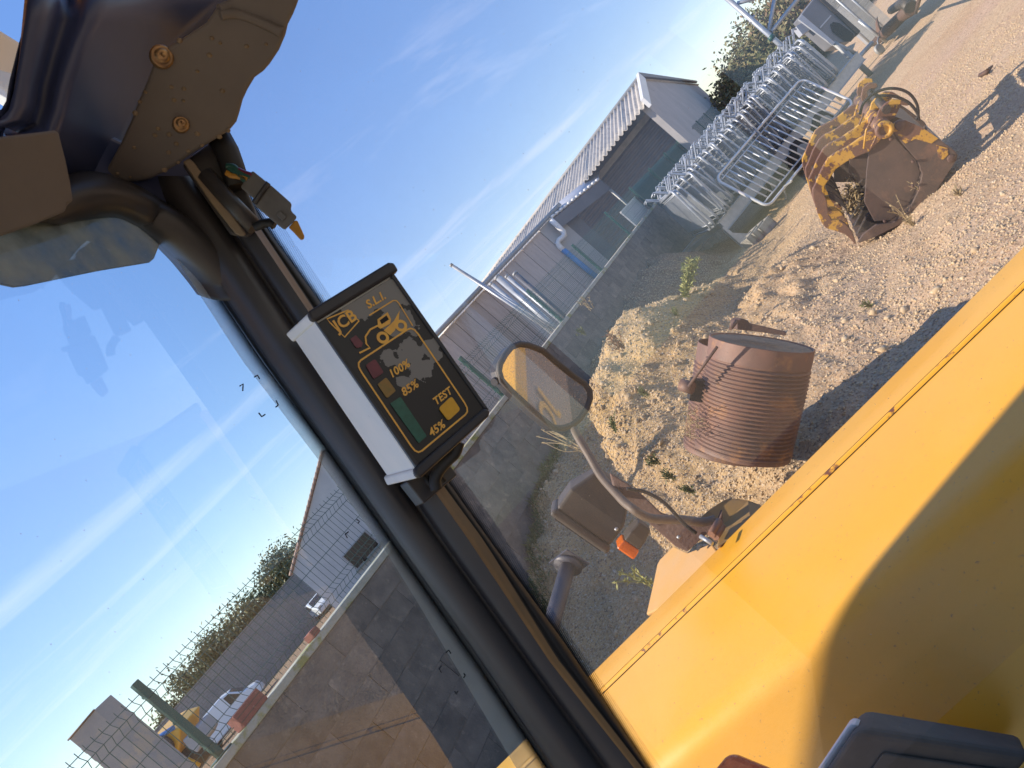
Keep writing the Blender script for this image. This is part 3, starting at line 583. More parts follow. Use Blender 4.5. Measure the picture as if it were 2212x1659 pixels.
def foliage(c, rad, n, size, mats, name, parent, seed=0):
    r = np.random.default_rng(seed); m = MB(); k = max(8, n // 90)
    cl_ = r.normal(size=(k, 3)); cl_ /= np.linalg.norm(cl_, axis=1)[:, None]; cl_ *= (r.random(k) ** .4)[:, None] * .8
    for i in range(n):
        q = cl_[r.integers(k)] + r.normal(size=3) * .19; p = np.asarray(c) + q * rad
        a = nrm(r.normal(size=3)); b = nrm(np.cross(a, r.normal(size=3))); s = size * r.uniform(.6, 1.4)
        m.add([p - a * s, p + b * s * .45, p + a * s, p - b * s * .45], [(0, 1, 2, 3)], mi=int(r.integers(len(mats))))
    return m.build(name, mats, parent, fix=False)
def tree(name, lab, cat, base, h, rad, n, size, mats, group, seed):
    r = random.Random(seed); t = thing(name, lab, cat, base, group); b = np.asarray(base, float); m = MB()
    m.tube([b - [0, 0, .1], b + [r.uniform(-.1, .1), 0, h * .3], b + [r.uniform(-.2, .2), r.uniform(-.2, .2), h * .75]], [.05 * h * .35, .04 * h * .3, .012 * h], 7)
    for k in range(6):
        s = b + np.array([0, 0, h * (.25 + .08 * k)]); e = s + np.array([r.uniform(-1, 1) * rad[0] * .7, r.uniform(-1, 1) * rad[1] * .7, h * .25]); m.tube([s, (s + e) / 2 + [0, 0, .1], e], [.012 * h, .009 * h, .004 * h], 5)
    m.build('trunk', M['bark'], t); foliage(b + [0, 0, h - rad[2] * .95], np.array(rad), n, size, mats, 'crown', t, seed); return t
G = 'trees behind the far boundary wall'
tdefs = [(330, 1530, 60, 4.9, 1.8, 'small dark tree at the left end of the far wall nearest the yellow digger', 0), (395, 1540, 60, 4.6, 1.5, 'low rounded tree behind the far wall above the grey van', 0),
         (420, 1450, 62, 6.4, 2.6, 'dark green bushy tree standing tallest behind the van', 0), (480, 1400, 63, 6.2, 2.2, 'olive tree between the dark bushy tree and the yellowing tree', 1),
         (525, 1340, 64, 6.5, 2.4, 'yellowing tree in the middle of the row behind the far wall', 1), (580, 1285, 65, 6.4, 2.4, 'olive green tree rising just left of the one at the house', 1),
         (625, 1225, 66, 7.4, 2.6, 'dark leafy tree right beside the house verge', 0)]
for i, (u, v, t, h, r_, lab, kk) in enumerate(tdefs):
    b = P(u, v, t); b = b + fnn * 0; b[2] = 0
    tree('broadleaf_tree', lab, 'tree', b, h, (r_ * 1.2, r_, h * .42), 4600, .17, [M['leaf'], M['leaf2']] if kk == 0 else [M['leaf2'], M['leaf'], M['leaf2']], G, 40 + i)

def side_car(name, lab, cat, c, dirv, L, Hh, prof, mt, t_w):
    d = nrm(dirv); n_ = np.array([-d[1], d[0], 0]); c = np.asarray(c, float); r = thing(name, lab, cat, c)
    f = lambda x, z, y: c + d * (x - .5) * L + n_ * y + np.array([0, 0, z * Hh])
    m = MB(); m.prism([f(x, z, -t_w / 2) for x, z in prof], n_ * t_w); bd = m.build('body', M[mt], r, bevel=.07, seg=2)
    return r, f, n_, d
cpt = zpl(495, 1545, 0); cpt = P(492, 1548, 44); cpt[2] = 0
van, f, n_, d = side_car('van', 'white panel van parked in front of the far wall behind the red clay block', 'van', cpt, (.9, .35, 0), 4.9, 1.95, [(0, .18), (0, .93), (.04, .99), (.60, 1.0), (.72, .92), (.83, .60), (.98, .48), (1, .3), (1, .18)], 'white_car', 1.8)
for y in (-.91, .91):
    m = MB(); m.prism([f(.64, .60, y), f(.64, .90, y), f(.71, .88, y), f(.80, .60, y)], n_ * .01 * np.sign(y)); m.build('side_pane', M['car_glass'], van)
    for x in (.18, .82):
        m = MB(); m.lathe(f(x, .16, y * .97), n_ * np.sign(y), [(-.1, .0), (-.1, .31), (.03, .33), (.05, .28), (.05, 0)], 16); wh = m.build('wheel', M['tyre'], van)
        m = MB(); m.lathe(f(x, .16, y * .97), n_ * np.sign(y), [(.052, .18), (.06, .15), (.06, 0)], 12); m.build('rim', M['steel'], wh)
m = MB(); m.prism([f(.735, .90, -.75), f(.735, .90, .75), f(.83, .62, .8), f(.83, .62, -.8)], d * .02 + [0, 0, .02]); m.build('windshield', M['car_glass'], van)
m = MB(); m.box(f(.0, .3, 0) - d * .03, (.1, 1.6, .2), [d, n_, [0, 0, 1]]); m.build('bumper', M['grey_plastic'], van)
cpt = P(722, 1326, 56); cpt[2] = 0
car, f, n_, d = side_car('car', 'white hatchback glinting in the sun at the house corner', 'car', cpt, (.5, -.86, 0), 4.1, 1.5, [(0, .2), (0, .55), (.06, .62), (.16, .95), (.25, 1), (.5, 1), (.68, .66), (.95, .55), (1, .4), (1, .2)], 'white_car', 1.7)
for y in (-.86, .86):
    m = MB(); m.prism([f(.2, .64, y), f(.26, .93, y), (f(.48, .93, y)), f(.62, .66, y)], n_ * .01 * np.sign(y)); m.build('side_pane', M['car_glass'], car)
    for x in (.18, .8):
        m = MB(); m.lathe(f(x, .2, y * .95), n_ * np.sign(y), [(-.1, 0), (-.1, .29), (.03, .30), (.05, 0)], 14); m.build('wheel', M['tyre'], car)
m = MB(); m.prism([f(.52, .95, -.65), f(.52, .95, .65), f(.67, .68, .72), f(.67, .68, -.72)], [0, 0, .02]); m.build('windshield', M['car_glass'], car)
for y in (-.6, .6):
    m = MB(); m.box(f(.985, .47, y), (.1, .3, .14), [d, n_, [0, 0, 1]]); m.build('headlight', M['light_steel'], car)

# weathered box column and yellow digger beyond the fence, far left
zc_ = zm(54.2, 1409.7, .2451)
bx = thing('box_column', 'tall weathered grey box section standing behind the fence at the far left', 'column', P(330, 1660, 9.5)); bx.location.z = 0
TLp = P(*zc_(375, 755), 9.8); TRp = P(*zc_(620, 515), 9.8); TLp[2] = TRp[2] = (TLp[2] + TRp[2]) / 2
m = MB(); m.prism([TLp, TRp, TRp * [1, 1, 0], TLp * [1, 1, 0]], (.1, .3, 0)); m.build('box_body', mat('weathered_ply', (.26, .25, .25), (.33, .31, .29), 2, .8, c3=(.40, .33, .26), s3=1.4, thr3=(.52, .6), bump=.2), bx, bevel=.01)
m = MB(); m.tube([TLp - [.01, 0.01, 0], TRp + [.01, -.01, 0]], .012, 6); m.build('rim', M['rust_dark'], bx)
m = MB()
for k in range(16): m.box(TLp + np.array([-.006, .05, -.25 - k * .16]), (.02, .06, .09))
m.build('edge_flaking', M['tan_metal'], bx)
dg = thing('digger', 'yellow digger arm and body parked beyond the fence beside the grey box column', 'digger', P(400, 1640, 22)); dg.location.z = 0
def dgp(x, y, t=22.): return P(*zc_(x, y), t)
m = MB(); m.prism([dgp(1240, 700), dgp(1370, 660), dgp(1365, 800), dgp(1340, 930), dgp(1250, 945), dgp(1130, 850), dgp(1075, 800)], (.1, 1.3, 0)); m.build('engine_cover', M['yellow'], dg, bevel=.05)
m = MB(); m.prism([dgp(1380, 780), dgp(1460, 720), dgp(1560, 800), dgp(1520, 890), dgp(1440, 850)], (.1, 1.2, 0)); m.build('counterweight', M['render_grey'], dg, bevel=.05)
m = MB(); m.tube([dgp(1060, 810), dgp(1190, 740), dgp(1310, 660)], .07, 8); m.build('hose_rail', M['blue_pvc'], dg)
m = MB(); m.tube([dgp(1420, 950), dgp(1530, 1010)], .11, 10); m.build('ram_tube', M['yellow'], dg)
m = MB(); m.prism([dgp(1290, 930), dgp(1430, 950), dgp(1500, 1090), dgp(1250, 1060)], (.1, 1.2, 0)); m.build('track_frame', M['dark_steel'], dg, bevel=.04)
m = MB(); m.lathe(dgp(1220, 830, 21.95), (0, -1, 0), [(0, .0), (.02, .34), (.12, .34), (.14, .28), (.14, 0)], 18); m.build('boom_pivot', M['dark_steel'], dg)

# ------------------------------------------------------------------ barriers and trailer
T0 = np.array([4.98, 14.35]); T1 = np.array([9.75, 15.55]); TDv = nrm(T1 - T0); TN = np.array([-TDv[1], TDv[0]]); TL = np.linalg.norm(T1 - T0)
def tp(a, d, z): q = T0 + TDv * a + TN * d; return np.array([q[0], q[1], z])
tax = [np.append(TDv, 0), np.append(TN, 0), [0, 0, 1]]
tr = thing('flat_trailer', 'galvanised flat trailer loaded with crowd barriers', 'trailer', tp(TL / 2, .8, 0))
for d in (0., 1.7):
    m = MB(); m.box(tp(TL / 2, d, .62), (TL + .2, .09, .22), tax); m.box(tp(TL / 2, d, .735), (TL + .2, .16, .012), tax); m.box(tp(TL / 2, d, .505), (TL + .2, .16, .012), tax)
    m.build('side_rail', M['steel'], tr, bevel=.005)
for k in range(6):
    m = MB(); m.box(tp(.1 + k * (TL - .2) / 5, .85, .64), (.08, 1.7, .1), tax); m.build('cross_member', M['steel_dull'], tr)
for d in (-.02, 1.74):
    for a in (2.3, 3.15):
        m = MB(); m.lathe(tp(a, d, .30), np.append(TN, 0), [(-.1, 0), (-.1, .26), (-.06, .30), (.06, .30), (.1, .26), (.1, 0)], 20); wh = m.build('wheel', M['tyre'], tr)
        m = MB(); m.lathe(tp(a, d, .30), np.append(-TN, 0), [(.102, .17), (.11, .14), (.105, .05), (.105, 0)], 16); m.build('rim', M['steel_dull'], wh)
m = MB(); m.tube([tp(TL, .85, .6), tp(TL + 1.5, .85, .5)], .05, 8); m.tube([tp(TL, .1, .6), tp(TL + 1.2, .85, .52)], .04, 8); m.build('drawbar', M['steel_dull'], tr)
m = MB(); m.box(tp(-.12, -.03, .30), (.07, .07, .62), tax); m.box(tp(-.12, -.03, .02), (.24, .2, .02), tax); m.prism([tp(-.2, -.06, .02), tp(.25, -.06, .02), tp(-.08, -.06, .4)], np.append(TN * .02, 0)); m.build('support_leg', M['steel'], tr)
def rrect(L, Hh, r, n=5):
    pts = []
    for cx, cz, a0 in ((L / 2 - r, Hh - r, 0), (-L / 2 + r, Hh - r, 90), (-L / 2 + r, r, 180), (L / 2 - r, r, 270)):
        for k in range(n + 1): a = math.radians(a0 + 90 * k / n); pts.append((cx + r * math.cos(a), 0, cz + r * math.sin(a)))
    return pts
def barrier(label, group, single):
    t = thing('crowd_barrier', label, 'barrier', (0, 0, 0), group); m = MB(); m.tube(rrect(2.5, 1.02, .12), .024, 10, closed=True); m.build('frame', M['steel_bright'] if single else M['steel'], t)
    n = 19
    if single:
        bo = None
        for k in range(n):
            if bo is None: b = MB(); b.tube([(0, 0, .10), (0, 0, .93)], .0135, 8); bo = b.build('bar', M['steel_bright'], t); o = bo
            else: o = bo.copy(); COL.objects.link(o)
            o.location = (-1.1 + 2.2 * k / (n - 1), 0, 0)
    else:
        b = MB()
        for k in range(n): b.tube([(-1.1 + 2.2 * k / (n - 1), 0, .1), (-1.1 + 2.2 * k / (n - 1), 0, .93)], .011, 5, cap=False)
        b.build('bar_infill', M['steel'], t)
    for z in (.10, .93): b = MB(); b.tube([(-1.22, 0, z), (1.22, 0, z)], .015, 8); b.build('rail', M['steel'], t)
    for x in (-.8, .8):
        f = MB(); f.tube([(x, -.26, 1.22), (x, -.2, 1.26), (x, -.02, 1.04), (x, .0, 1.03), (x, .02, 1.04), (x, .2, 1.26), (x, .26, 1.22)] if not single else [(x, -.25, -.08), (x, -.2, -.09), (x, 0, .02), (x, .2, -.09), (x, .25, -.08)], .017, 7); f.build('foot', M['steel'], t)
    s = MB(); s.tube([(1.25, 0, .45), (1.25, 0, .62)], .0235, 8); s.tube([(-1.25, 0, .45), (-1.25, 0, .62)], .0235, 8); s.build('sleeve', M['pink_tape'] if single else M['blue_tape'], t); return t
NBAR = 44
for i in range(NBAR):
    lab = {0: 'end barrier of the stacked row, standing nearest the block wall on the trailer', NBAR - 1: 'last barrier of the stacked row, standing nearest the generator cabinet'}.get(i, 'galvanised crowd barrier standing upright in the row stacked on the trailer')
    if i == 0: r = barrier(lab, 'crowd barriers stacked on the trailer', False); b0 = r
    else: r = dup(b0, (0, 0, 0), lab)
    a = .12 + (TL - .2) * i / (NBAR - 1) + random.uniform(-.03, .03)
    r.location = tuple(tp(a, 1.0 + random.uniform(-.10, .10), .75 + random.uniform(0, .05))); r.rotation_euler = (random.uniform(-.08, .10), random.uniform(-.03, .03), math.radians(79) + random.uniform(-.05, .05))
lb = barrier('galvanised crowd barrier hung flat along the near side of the trailer, showing its full face', None, True)
TLc = P(1559, 395, 14.25); TRc = P(1744, 176, 14.9); BRc = P(1832, 233, 14.5)
bx_ = nrm(TRc - TLc); bz_ = nrm((TRc - BRc) - bx_ * ((TRc - BRc) @ bx_)); by_ = np.cross(bz_, bx_)
sc_ = np.linalg.norm(TRc - TLc) / 2.5; cen = (TLc + TRc) / 2 - bz_ * np.linalg.norm(TRc - BRc)
lb.matrix_world = Matrix(((bx_[0] * sc_, by_[0] * sc_, bz_[0] * sc_ * .95, cen[0]), (bx_[1] * sc_, by_[1] * sc_, bz_[1] * sc_ * .95, cen[1]), (bx_[2] * sc_, by_[2] * sc_, bz_[2] * sc_ * .95, cen[2]), (0, 0, 0, 1)))
# hollow blocks on the ground at the foot of the wall
z4 = zm(1463.9, 0, .3383)
for i, (x, y) in enumerate([(385, 1440), (420, 1405), (460, 1375)]):
    c = P(*z4(x, y), 13.2); c[2] = float(hz(np.array([c[0]]), np.array([c[1]]))[0])
    r = thing('hollow_block', ['hollow concrete block lying by the trailer leg, the one farthest from the trailer', 'hollow concrete block lying between its two neighbours by the trailer leg', 'hollow concrete block lying nearest the trailer leg'][i], 'block', c, 'hollow blocks by the trailer leg')
    m = MB(); a1 = nrm([.9, .4, 0]); a2 = np.array([-a1[1], a1[0], 0]); 
    for k in (-1, 0, 1): m.box(c + a1 * k * .17 + [0, 0, .1], (.035, .2, .2), [a1, a2, [0, 0, 1]])
    for k in (-1, 1): m.box(c + a2 * k * .085 + [0, 0, .1], (.38, .03, .199), [a1, a2, [0, 0, 1]])
    m.build('block_body', M['concrete'], r)

# ------------------------------------------------------------------ things beyond the trailer
zl = zm(1545.3, 0, .19609)
gen = thing('generator_cabinet', 'grey steel generator cabinet with dark oval opening behind the barriers', 'generator', P(1835, 95, 17.2)); gen.location.z = 0
def gp(x, y, t=17.2): return P(*zl(x, y), t)
dep_ = np.array([.25, .9, 0])
m = MB(); m.prism([gp(945, 160), gp(1100, -40), gp(1570, 350), gp(1490, 455), gp(1310, 480)], dep_); m.build('cabinet_body', M['grey_cabinet'], gen, bevel=.02)
m = MB(); m.prism([gp(1100, -50, 17.15), gp(1135, -70, 17.15), gp(1600, 340, 17.15), gp(1570, 385, 17.15)], dep_ * 1.1); m.build('lid', M['dark_steel'], gen, bevel=.01)
m = MB(); m.prism([gp(915, 210, 17.1), gp(955, 160, 17.1), gp(1320, 470, 17.1), gp(1295, 495, 17.1)], dep_ * .1); m.build('corner_post', M['light_steel'], gen)
m = MB(); m.prism([gp(1265, 270, 17.18), gp(1300, 240, 17.18), gp(1370, 255, 17.18), gp(1520, 370, 17.18), gp(1525, 420, 17.18), gp(1490, 460, 17.18), gp(1420, 450, 17.18), gp(1290, 350, 17.18)], dep_ * .012); m.build('exhaust_opening', M['dark'], gen)
m = MB(); m.prism([gp(1150, 300, 17.18), gp(1270, 165, 17.18), gp(1280, 172, 17.18), gp(1160, 310, 17.18)], dep_ * .012); m.build('panel_seam', M['light_steel'], gen)
m = MB(); m.prism([gp(890, 290, 17.4), gp(1000, 220, 17.4), gp(1080, 300, 17.4), gp(960, 380, 17.4)], dep_ * .4); m.build('control_box', M['light_steel'], gen)
m = MB(); m.tube([gp(1300, 470), gp(1560, 600)], .05, 8); m.build('skid_rail', M['steel_dull'], gen); c = gp(1440, 570); m = MB(); m.tube([c, [c[0], c[1], 0]], .05, 8); m.build('skid_leg', M['steel_dull'], gen)
c = gp(1300, 470); m = MB(); m.tube([c, [c[0], c[1], 0]], .05, 8); m.build('skid_leg', M['steel_dull'], gen)
mast = thing('tube_mast', 'pale galvanised lattice mast rising past the barriers into the sky', 'mast', P(1700, 110, 18.5)); mast.location.z = 0
def mp_(x, y, t=18.5): return P(*zl(x, y), t)
e = mp_(690, 470); m = MB(); m.tube([mp_(80, -60), mp_(690, 470), [e[0], e[1], 0]], .065, 10); m.build('mast_pole', M['steel'], mast)
for a, b in (((660, -60), (590, 345)), ((990, -110), (615, 350)), ((245, 35), (520, -40))):
    m = MB(); m.tube([mp_(*a), mp_(*b)], .05, 8); m.build('brace', M['steel'], mast)
m = MB(); m.tube([mp_(600, 395), mp_(640, 430)], .085, 10); m.build('foot_sleeve', M['green_metal'], mast); m = MB(); m.tube([mp_(380, 250), mp_(430, 170)], .03, 6); m.build('cleat', M['steel'], mast)
jt = thing('trailer_jack', 'galvanised jack post with small jockey wheel standing on the sunlit yard', 'jack', zpl(1919, 94, 0))
a = P(1855, 44, 18.6); b = zpl(1919, 94, 0); m = MB(); m.tube([b + [0, 0, .05], a], .04, 10); m.build('jack_post', M['steel'], jt)
wc = zpl(1912, 108, .0) + np.array([-.15, -.1, .13]); m = MB(); m.lathe(wc, (.3, -1, 0), [(-.04, 0), (-.04, .10), (-.03, .13), (.03, .13), (.04, .10), (.04, 0)], 18); m.build('jockey_wheel', M['steel_dull'], jt)
m = MB(); m.tube([wc, wc + [.12, .0, .16], b + [0, 0, .3]], .02, 6); m.build('fork', M['steel'], jt)
cage = thing('mesh_cage', 'grey wire mesh panels standing behind the generator cabinet', 'cage', P(1800, 10, 21)); cage.location.z = 0
c0 = P(*zl(1240, 60), 21); c1_ = P(*zl(1700, 10), 20.5); c0[2] = c1_[2] = 0; cd = nrm(c1_ - c0); 
for j in range(3):
    a = c0 + (c1_ - c0) * j / 3; b = c0 + (c1_ - c0) * (j + 1) / 3; m = MB()
    for k in range(13): q = a + (b - a) * k / 12; m.tube([q + [0, 0, .1], q + [0, 0, 1.9]], .008, 4, cap=False)
    for k in range(10): m.tube([a + [0, 0, .1 + .2 * k], b + [0, 0, .1 + .2 * k]], .008, 4, cap=False)
    m.build('mesh_panel', M['steel_dull'], cage)
    m = MB(); m.tube([a, a + [0, 0, 2.0]], .03, 8); m.build('cage_post', M['steel'], cage)
m = MB(); m.box((c0 + c1_) / 2 + np.array([0, .3, .8]), (np.linalg.norm(c1_ - c0) * .8, .04, 1.3), [cd, [-cd[1], cd[0], 0], [0, 0, 1]]); m.build('back_sheet', M['light_steel'], cage)
pl = thing('plough_leg', 'dark rusty hooked implement leg lying across the sunlit yard', 'implement', zpl(1945, 60, 0))
def pp(x, y, z): return zpl(*zl(x, y), z)
m = MB(); m.tube([pp(1760, 470, .15), pp(1900, 330, .3), pp(2050, 180, .35), pp(2160, 90, .4)], [.10, .14, .13, .16], 8); m.build('beam', M['rust_dark'], pl)
m = MB(); m.tube([pp(2150, 80, .45), pp(2080, 20, .6), pp(1940, 110, .5)], [.13, .12, .10], 8); m.build('shank', M['dark_steel'], pl)
m = MB(); m.prism([pp(1780, 180, .75), pp(1800, 300, .5), pp(1830, 370, .3), pp(1770, 360, .3), pp(1762, 260, .5)], (.03, .03, 0)); m.build('coulter', M['rust'], pl)
m = MB(); m.tube([pp(1880, 320, .35), pp(1810, 310, .4)], .03, 6); m.build('link_pin', M['rust_dark'], pl)
m = MB(); m.tube([pp(2210, 140, .3), pp(2240, 20, .8), pp(2260, -60, .9)], .035, 6); m.build('tie_bar', M['rust_dark'], pl)
st = thing('stick', 'dark bent stick lying on the open yard', 'stick', zpl(2120, 160, 0)); m = MB(); zs = zm(1843.5, 0, .16667)
m.tube([zpl(*zs(1650, 975), .02), zpl(*zs(1730, 930), .05), zpl(*zs(1800, 855), .03)], [.03, .03, .012], 6); m.build('branch_body', M['rust_dark'], st)
G = 'bushes behind the barriers'
bd = [(1588, 196, 40, 3.6, 1.7, 'olive bush at the barn gable end', 1), (1602, 150, 37, 4.0, 2.0, 'brownish bush right of the gable bush', 2), (1615, 110, 35, 4.3, 2.4, 'green bush below the lattice mast', 0), (1650, 60, 36, 4.7, 2.6, 'mixed dry bush behind the mast foot', 2),
      (1690, 20, 37, 5.2, 2.8, 'tall dark bush beyond the generator cabinet', 0), (1740, -30, 38, 5.0, 2.8, 'brown bush behind the mesh cage', 2), (1800, -60, 38, 4.6, 3.0, 'dry bush at the upper end of the row', 2)]
for i, (u, v, t, h, r_, lab, kk) in enumerate(bd):
    b = P(u, v, t); b[2] = 0
    tree('bush', lab, 'bush', b, h * .84, (r_ * 1.15, r_ * 1.1, h * .5), 7500, .115, [[M['leaf'], M['leaf2']], [M['leaf2'], M['leaf'], M['leaf_dry']], [M['leaf_dry'], M['leaf2'], M['leaf_dry']]][kk], G, 70 + i)
# ------------------------------------------------------------------ grapple bucket
zg = zm(1708, 162.7, .2451)
gQ = P(*zg(1000, 850), 7.05)
ga = P(1862, 221.5, 8.12) - P(1909, 280, 7.0); gan = nrm(ga)
g0 = gQ
def G3(x, y, k=0.): return onpl(*zg(x, y), gQ, gan) + ga * k
base = G3(1000, 1330); grap = thing('grapple_bucket', 'rusty grapple bucket with chipped yellow claw arms resting on the gravel', 'bucket', (base[0], base[1], 0))
def gpoly(pts, k0, th, name, mt, bev=.006): m = MB(); m.prism([G3(x, y, k0) for x, y in pts], gan * th); return m.build(name, M[mt], grap, bevel=bev)
side = [(700, 690), (860, 490), (1120, 760), (1160, 870), (1130, 1010), (1040, 1190), (900, 1300), (750, 1312), (660, 1140), (680, 860)]
wing_ = [(880, 470), (905, 425), (950, 395), (1010, 395), (1150, 455), (1300, 555), (1445, 665), (1472, 700), (1465, 745), (1430, 800), (1200, 1150), (1060, 1260), (940, 1330), (760, 1420), (610, 1478), (590, 1470), (640, 1400), (755, 1315), (900, 1300), (1040, 1190), (1130, 1010), (1160, 870), (1120, 760), (1000, 620)]
for k, nm in ((0., 'near'), (.95, 'far')):
    gpoly(side, k + (.06 if k == 0 else -.06), .02, 'side_plate', 'bucket'); gpoly(wing_, k, .03, 'cheek_plate', 'rustyellow' if 0 else 'bucket')
gpoly([(882, 470), (905, 425), (950, 395), (1010, 395), (1150, 455), (1300, 555), (1240, 600), (1100, 560), (1010, 600)], -.006, .012, 'cheek_cap', 'rustyellow', .002)
gpoly([(1280, 610), (1380, 640), (1390, 700), (1340, 745), (1300, 720)], -.004, .008, 'paint_patch_plate', 'rustyellow', .002)
m = MB()
for (x, y), r in (((960, 437), .045), ((1412, 730), .035), ((880, 560), .016), ((1072, 970), .014), ((825, 1280), .014), ((1075, 757), .014)):
    m.lathe(G3(x, y), -gan, [(0, r), (.03, r), (.035, r * .8), (.035, 0)], 14)
m.build('pivot_pin', M['rust_dark'], grap)
sh = [(1465, 700), (1440, 790), (1200, 1150), (1060, 1260), (940, 1330), (760, 1420), (610, 1478)]
m = MB(); m.sheet([[G3(x, y, k) for x, y in sh] for k in (.02, .5, .95)], smooth=False); m.build('bucket_shell', M['bucket'], grap, solid=.02)
inner = [(1300, 560), (1330, 700), (1240, 900), (1120, 1080), (960, 1210), (760, 1300)]
for k in (.15, .32, .5, .67, .84):
    gpoly([(880, 1200), (790, 1200), (700, 1290), (600, 1478), (640, 1482), (800, 1400), (960, 1320)], k, .05, 'floor_tine', 'dark_steel')
m = MB(); m.box(G3(760, 980, .93), (.5, .05, .6), [nrm(G3(800, 980) - G3(700, 980)), gan, nrm(G3(800, 900) - G3(800, 1000))]); m.build('rear_panel', M['dark_steel'], grap)
arm = [(830, 470), (760, 470), (690, 505), (620, 560), (500, 645), (385, 700), (330, 745), (270, 850), (225, 960), (195, 1020), (200, 1095), (240, 1230), (275, 1310), (315, 1360), (400, 1385), (480, 1412), (535, 1460), (575, 1507), (582, 1490), (548, 1390), (490, 1320), (430, 1285), (365, 1285), (340, 1240), (325, 1130), (300, 1050), (305, 985), (350, 920), (400, 840), (500, 770), (620, 715), (700, 680), (790, 590), (850, 500)]
for i, k in enumerate((.0, .3, .6, .9)):
    gpoly(arm, k + .03, .045, 'claw_arm', 'rustyellow', .008)
for i, k in enumerate((.1, .3, .5, .7, .88)):
    gpoly([(330, 1040), (380, 1055), (450, 1110), (500, 1180), (520, 1240), (480, 1190), (420, 1140), (350, 1110)], k - .1 + .05, .03, 'claw_tooth', 'dark_steel')
for (x, y), r in (((280, 1010), .03), ((330, 1300), .028)):
    m = MB(); m.tube([G3(x, y, .05), G3(x, y, .95)], r, 10); m.build('cross_tube', M['dark_steel'], grap)
m = MB(); m.tube([G3(820, 470, -.03), G3(820, 470, 1.06)], .075, 16); m.build('hinge_tube', M['rustyellow'], grap)
m = MB(); m.lathe(G3(820, 472, -.03), -gan, [(0, .082), (.02, .078), (.02, .042), (-.06, .038), (-.06, 0)], 20); m.build('hinge_boss', M['rustyellow'], grap)
hook = [(780, 420), (800, 350), (860, 280), (930, 240), (1000, 245), (1080, 290), (1060, 300), (1000, 290), (985, 330), (950, 400), (890, 440), (850, 470)]
for k in (.12, .42): gpoly(hook, k, .035, 'hitch_bracket', 'rustyellow')
lug = [(790, 450), (770, 380), (790, 290), (860, 235), (930, 240), (940, 275), (870, 330), (850, 440)]
for k in (.78, 1.0): gpoly(lug, k, .035, 'hitch_lug', 'rustyellow')
m = MB(); m.tube([G3(870, 330, .1), G3(870, 330, .9)], .04, 12); m.build('hitch_pin', M['dark_steel'], grap)
m = MB(); m.prism([G3(860, 470, .2), G3(980, 420, .2), G3(1190, 500, .2), G3(1330, 620, .2), G3(1200, 560, .2), G3(1000, 500, .2)], ga * .6); m.build('back_beam', M['dark_steel'], grap)
def hose(pts, k, name='hose'):
    m = MB(); P_ = [G3(x, y, k) for x, y in pts]; m.tube(P_, .013, 8); m.build(name, M['rubber'], grap)
def arc(pts, n=6):                                            # Catmull-Rom
    out = []; p = [np.array(pts[0])] + [np.array(q) for q in pts] + [np.array(pts[-1])]
    for i in range(1, len(p) - 2):
        for t in np.linspace(0, 1, n, endpoint=False): out.append(.5 * ((2 * p[i]) + (-p[i - 1] + p[i + 1]) * t + (2 * p[i - 1] - 5 * p[i] + 4 * p[i + 1] - p[i + 2]) * t * t + (-p[i - 1] + 3 * p[i] - 3 * p[i + 1] + p[i + 2]) * t ** 3))
    out.append(p[-2]); return out
hose(arc([(610, 345), (640, 250), (720, 170), (830, 122), (950, 120), (1050, 165), (1110, 250), (1125, 340), (1105, 390)]), .0)
hose(arc([(740, 190), (820, 178), (930, 190), (1040, 240), (1115, 330), (1130, 400)]), .0)
hose(arc([(760, 200), (830, 250), (900, 320), (960, 350)]), .3)
for pts in ([(640, 330), (600, 430)], [(725, 360), (660, 480), (640, 640)], [(760, 470), (740, 560), (700, 640)], [(590, 250), (560, 350)]):
    m = MB(); m.tube([G3(x, y, -.02) for x, y in pts], .009, 6); m.build('steel_pipe', M['rustyellow'], grap)
cl_ = thing('straw_clod', 'clod of dry straw and soil caught between the grapple teeth', 'clod', G3(600, 1270, .4)); m = MB()
for k in range(340):
    c = G3(590 + rng.normal() * 55, 1210 + rng.normal() * 70, .35 + rng.normal() * .12); a = nrm(rng.normal(size=3)) * rng.uniform(.015, .05); b = nrm(rng.normal(size=3)) * rng.uniform(.006, .02)
    m.add([c - a, c + b, c + a, c - b], [(0, 1, 2, 3)])
m.build('straw_mass', [M['clod']], cl_, fix=False)
# ------------------------------------------------------------------ rusty drum
zd = zm(1355.5, 650.6, .26146)
d0 = P(1602, 975, 4.85); d1 = P(1645, 739, 4.69); da = nrm(d1 - d0); dL = np.linalg.norm(d1 - d0); dR0, dR1 = .300, .318
drum = thing('steel_drum', 'rusty corrugated steel drum lying tilted on the gravel beside the yellow bonnet', 'drum', (d0[0], d0[1], float(hz(np.array([d0[0]]), np.array([d0[1]]))[0])))
def drumprof(lo=0.):
    pr = []; n = 150
    for i in range(n + 1):
        f_ = i / n; r = dR0 + (dR1 - dR0) * f_; rib = (.0085 * math.sin(f_ / .83 * 23 * 2 * math.pi)) if .03 < f_ < .83 else 0
        pr.append((f_ * dL, r + rib))
    return pr
m = MB(); m.lathe(d0, da, [(.0, dR0 * .97)] + drumprof() + [(dL, dR1 * .96), (dL - .05, dR1 * .95)], 64)
for i_, q_ in enumerate(m.v):
    q_ = np.array(q_); l_ = (q_ - d0) @ da; rad_ = q_ - d0 - da * l_; k_ = mn.noise(Vector(rad_ * 7 + da * l_ * 5)) * .020 + mn.noise(Vector(rad_ * 22 + da * l_ * 16)) * .006; m.v[i_] = tuple(q_ + rad_ * k_)
m.build('drum_shell', M['rust'], drum)
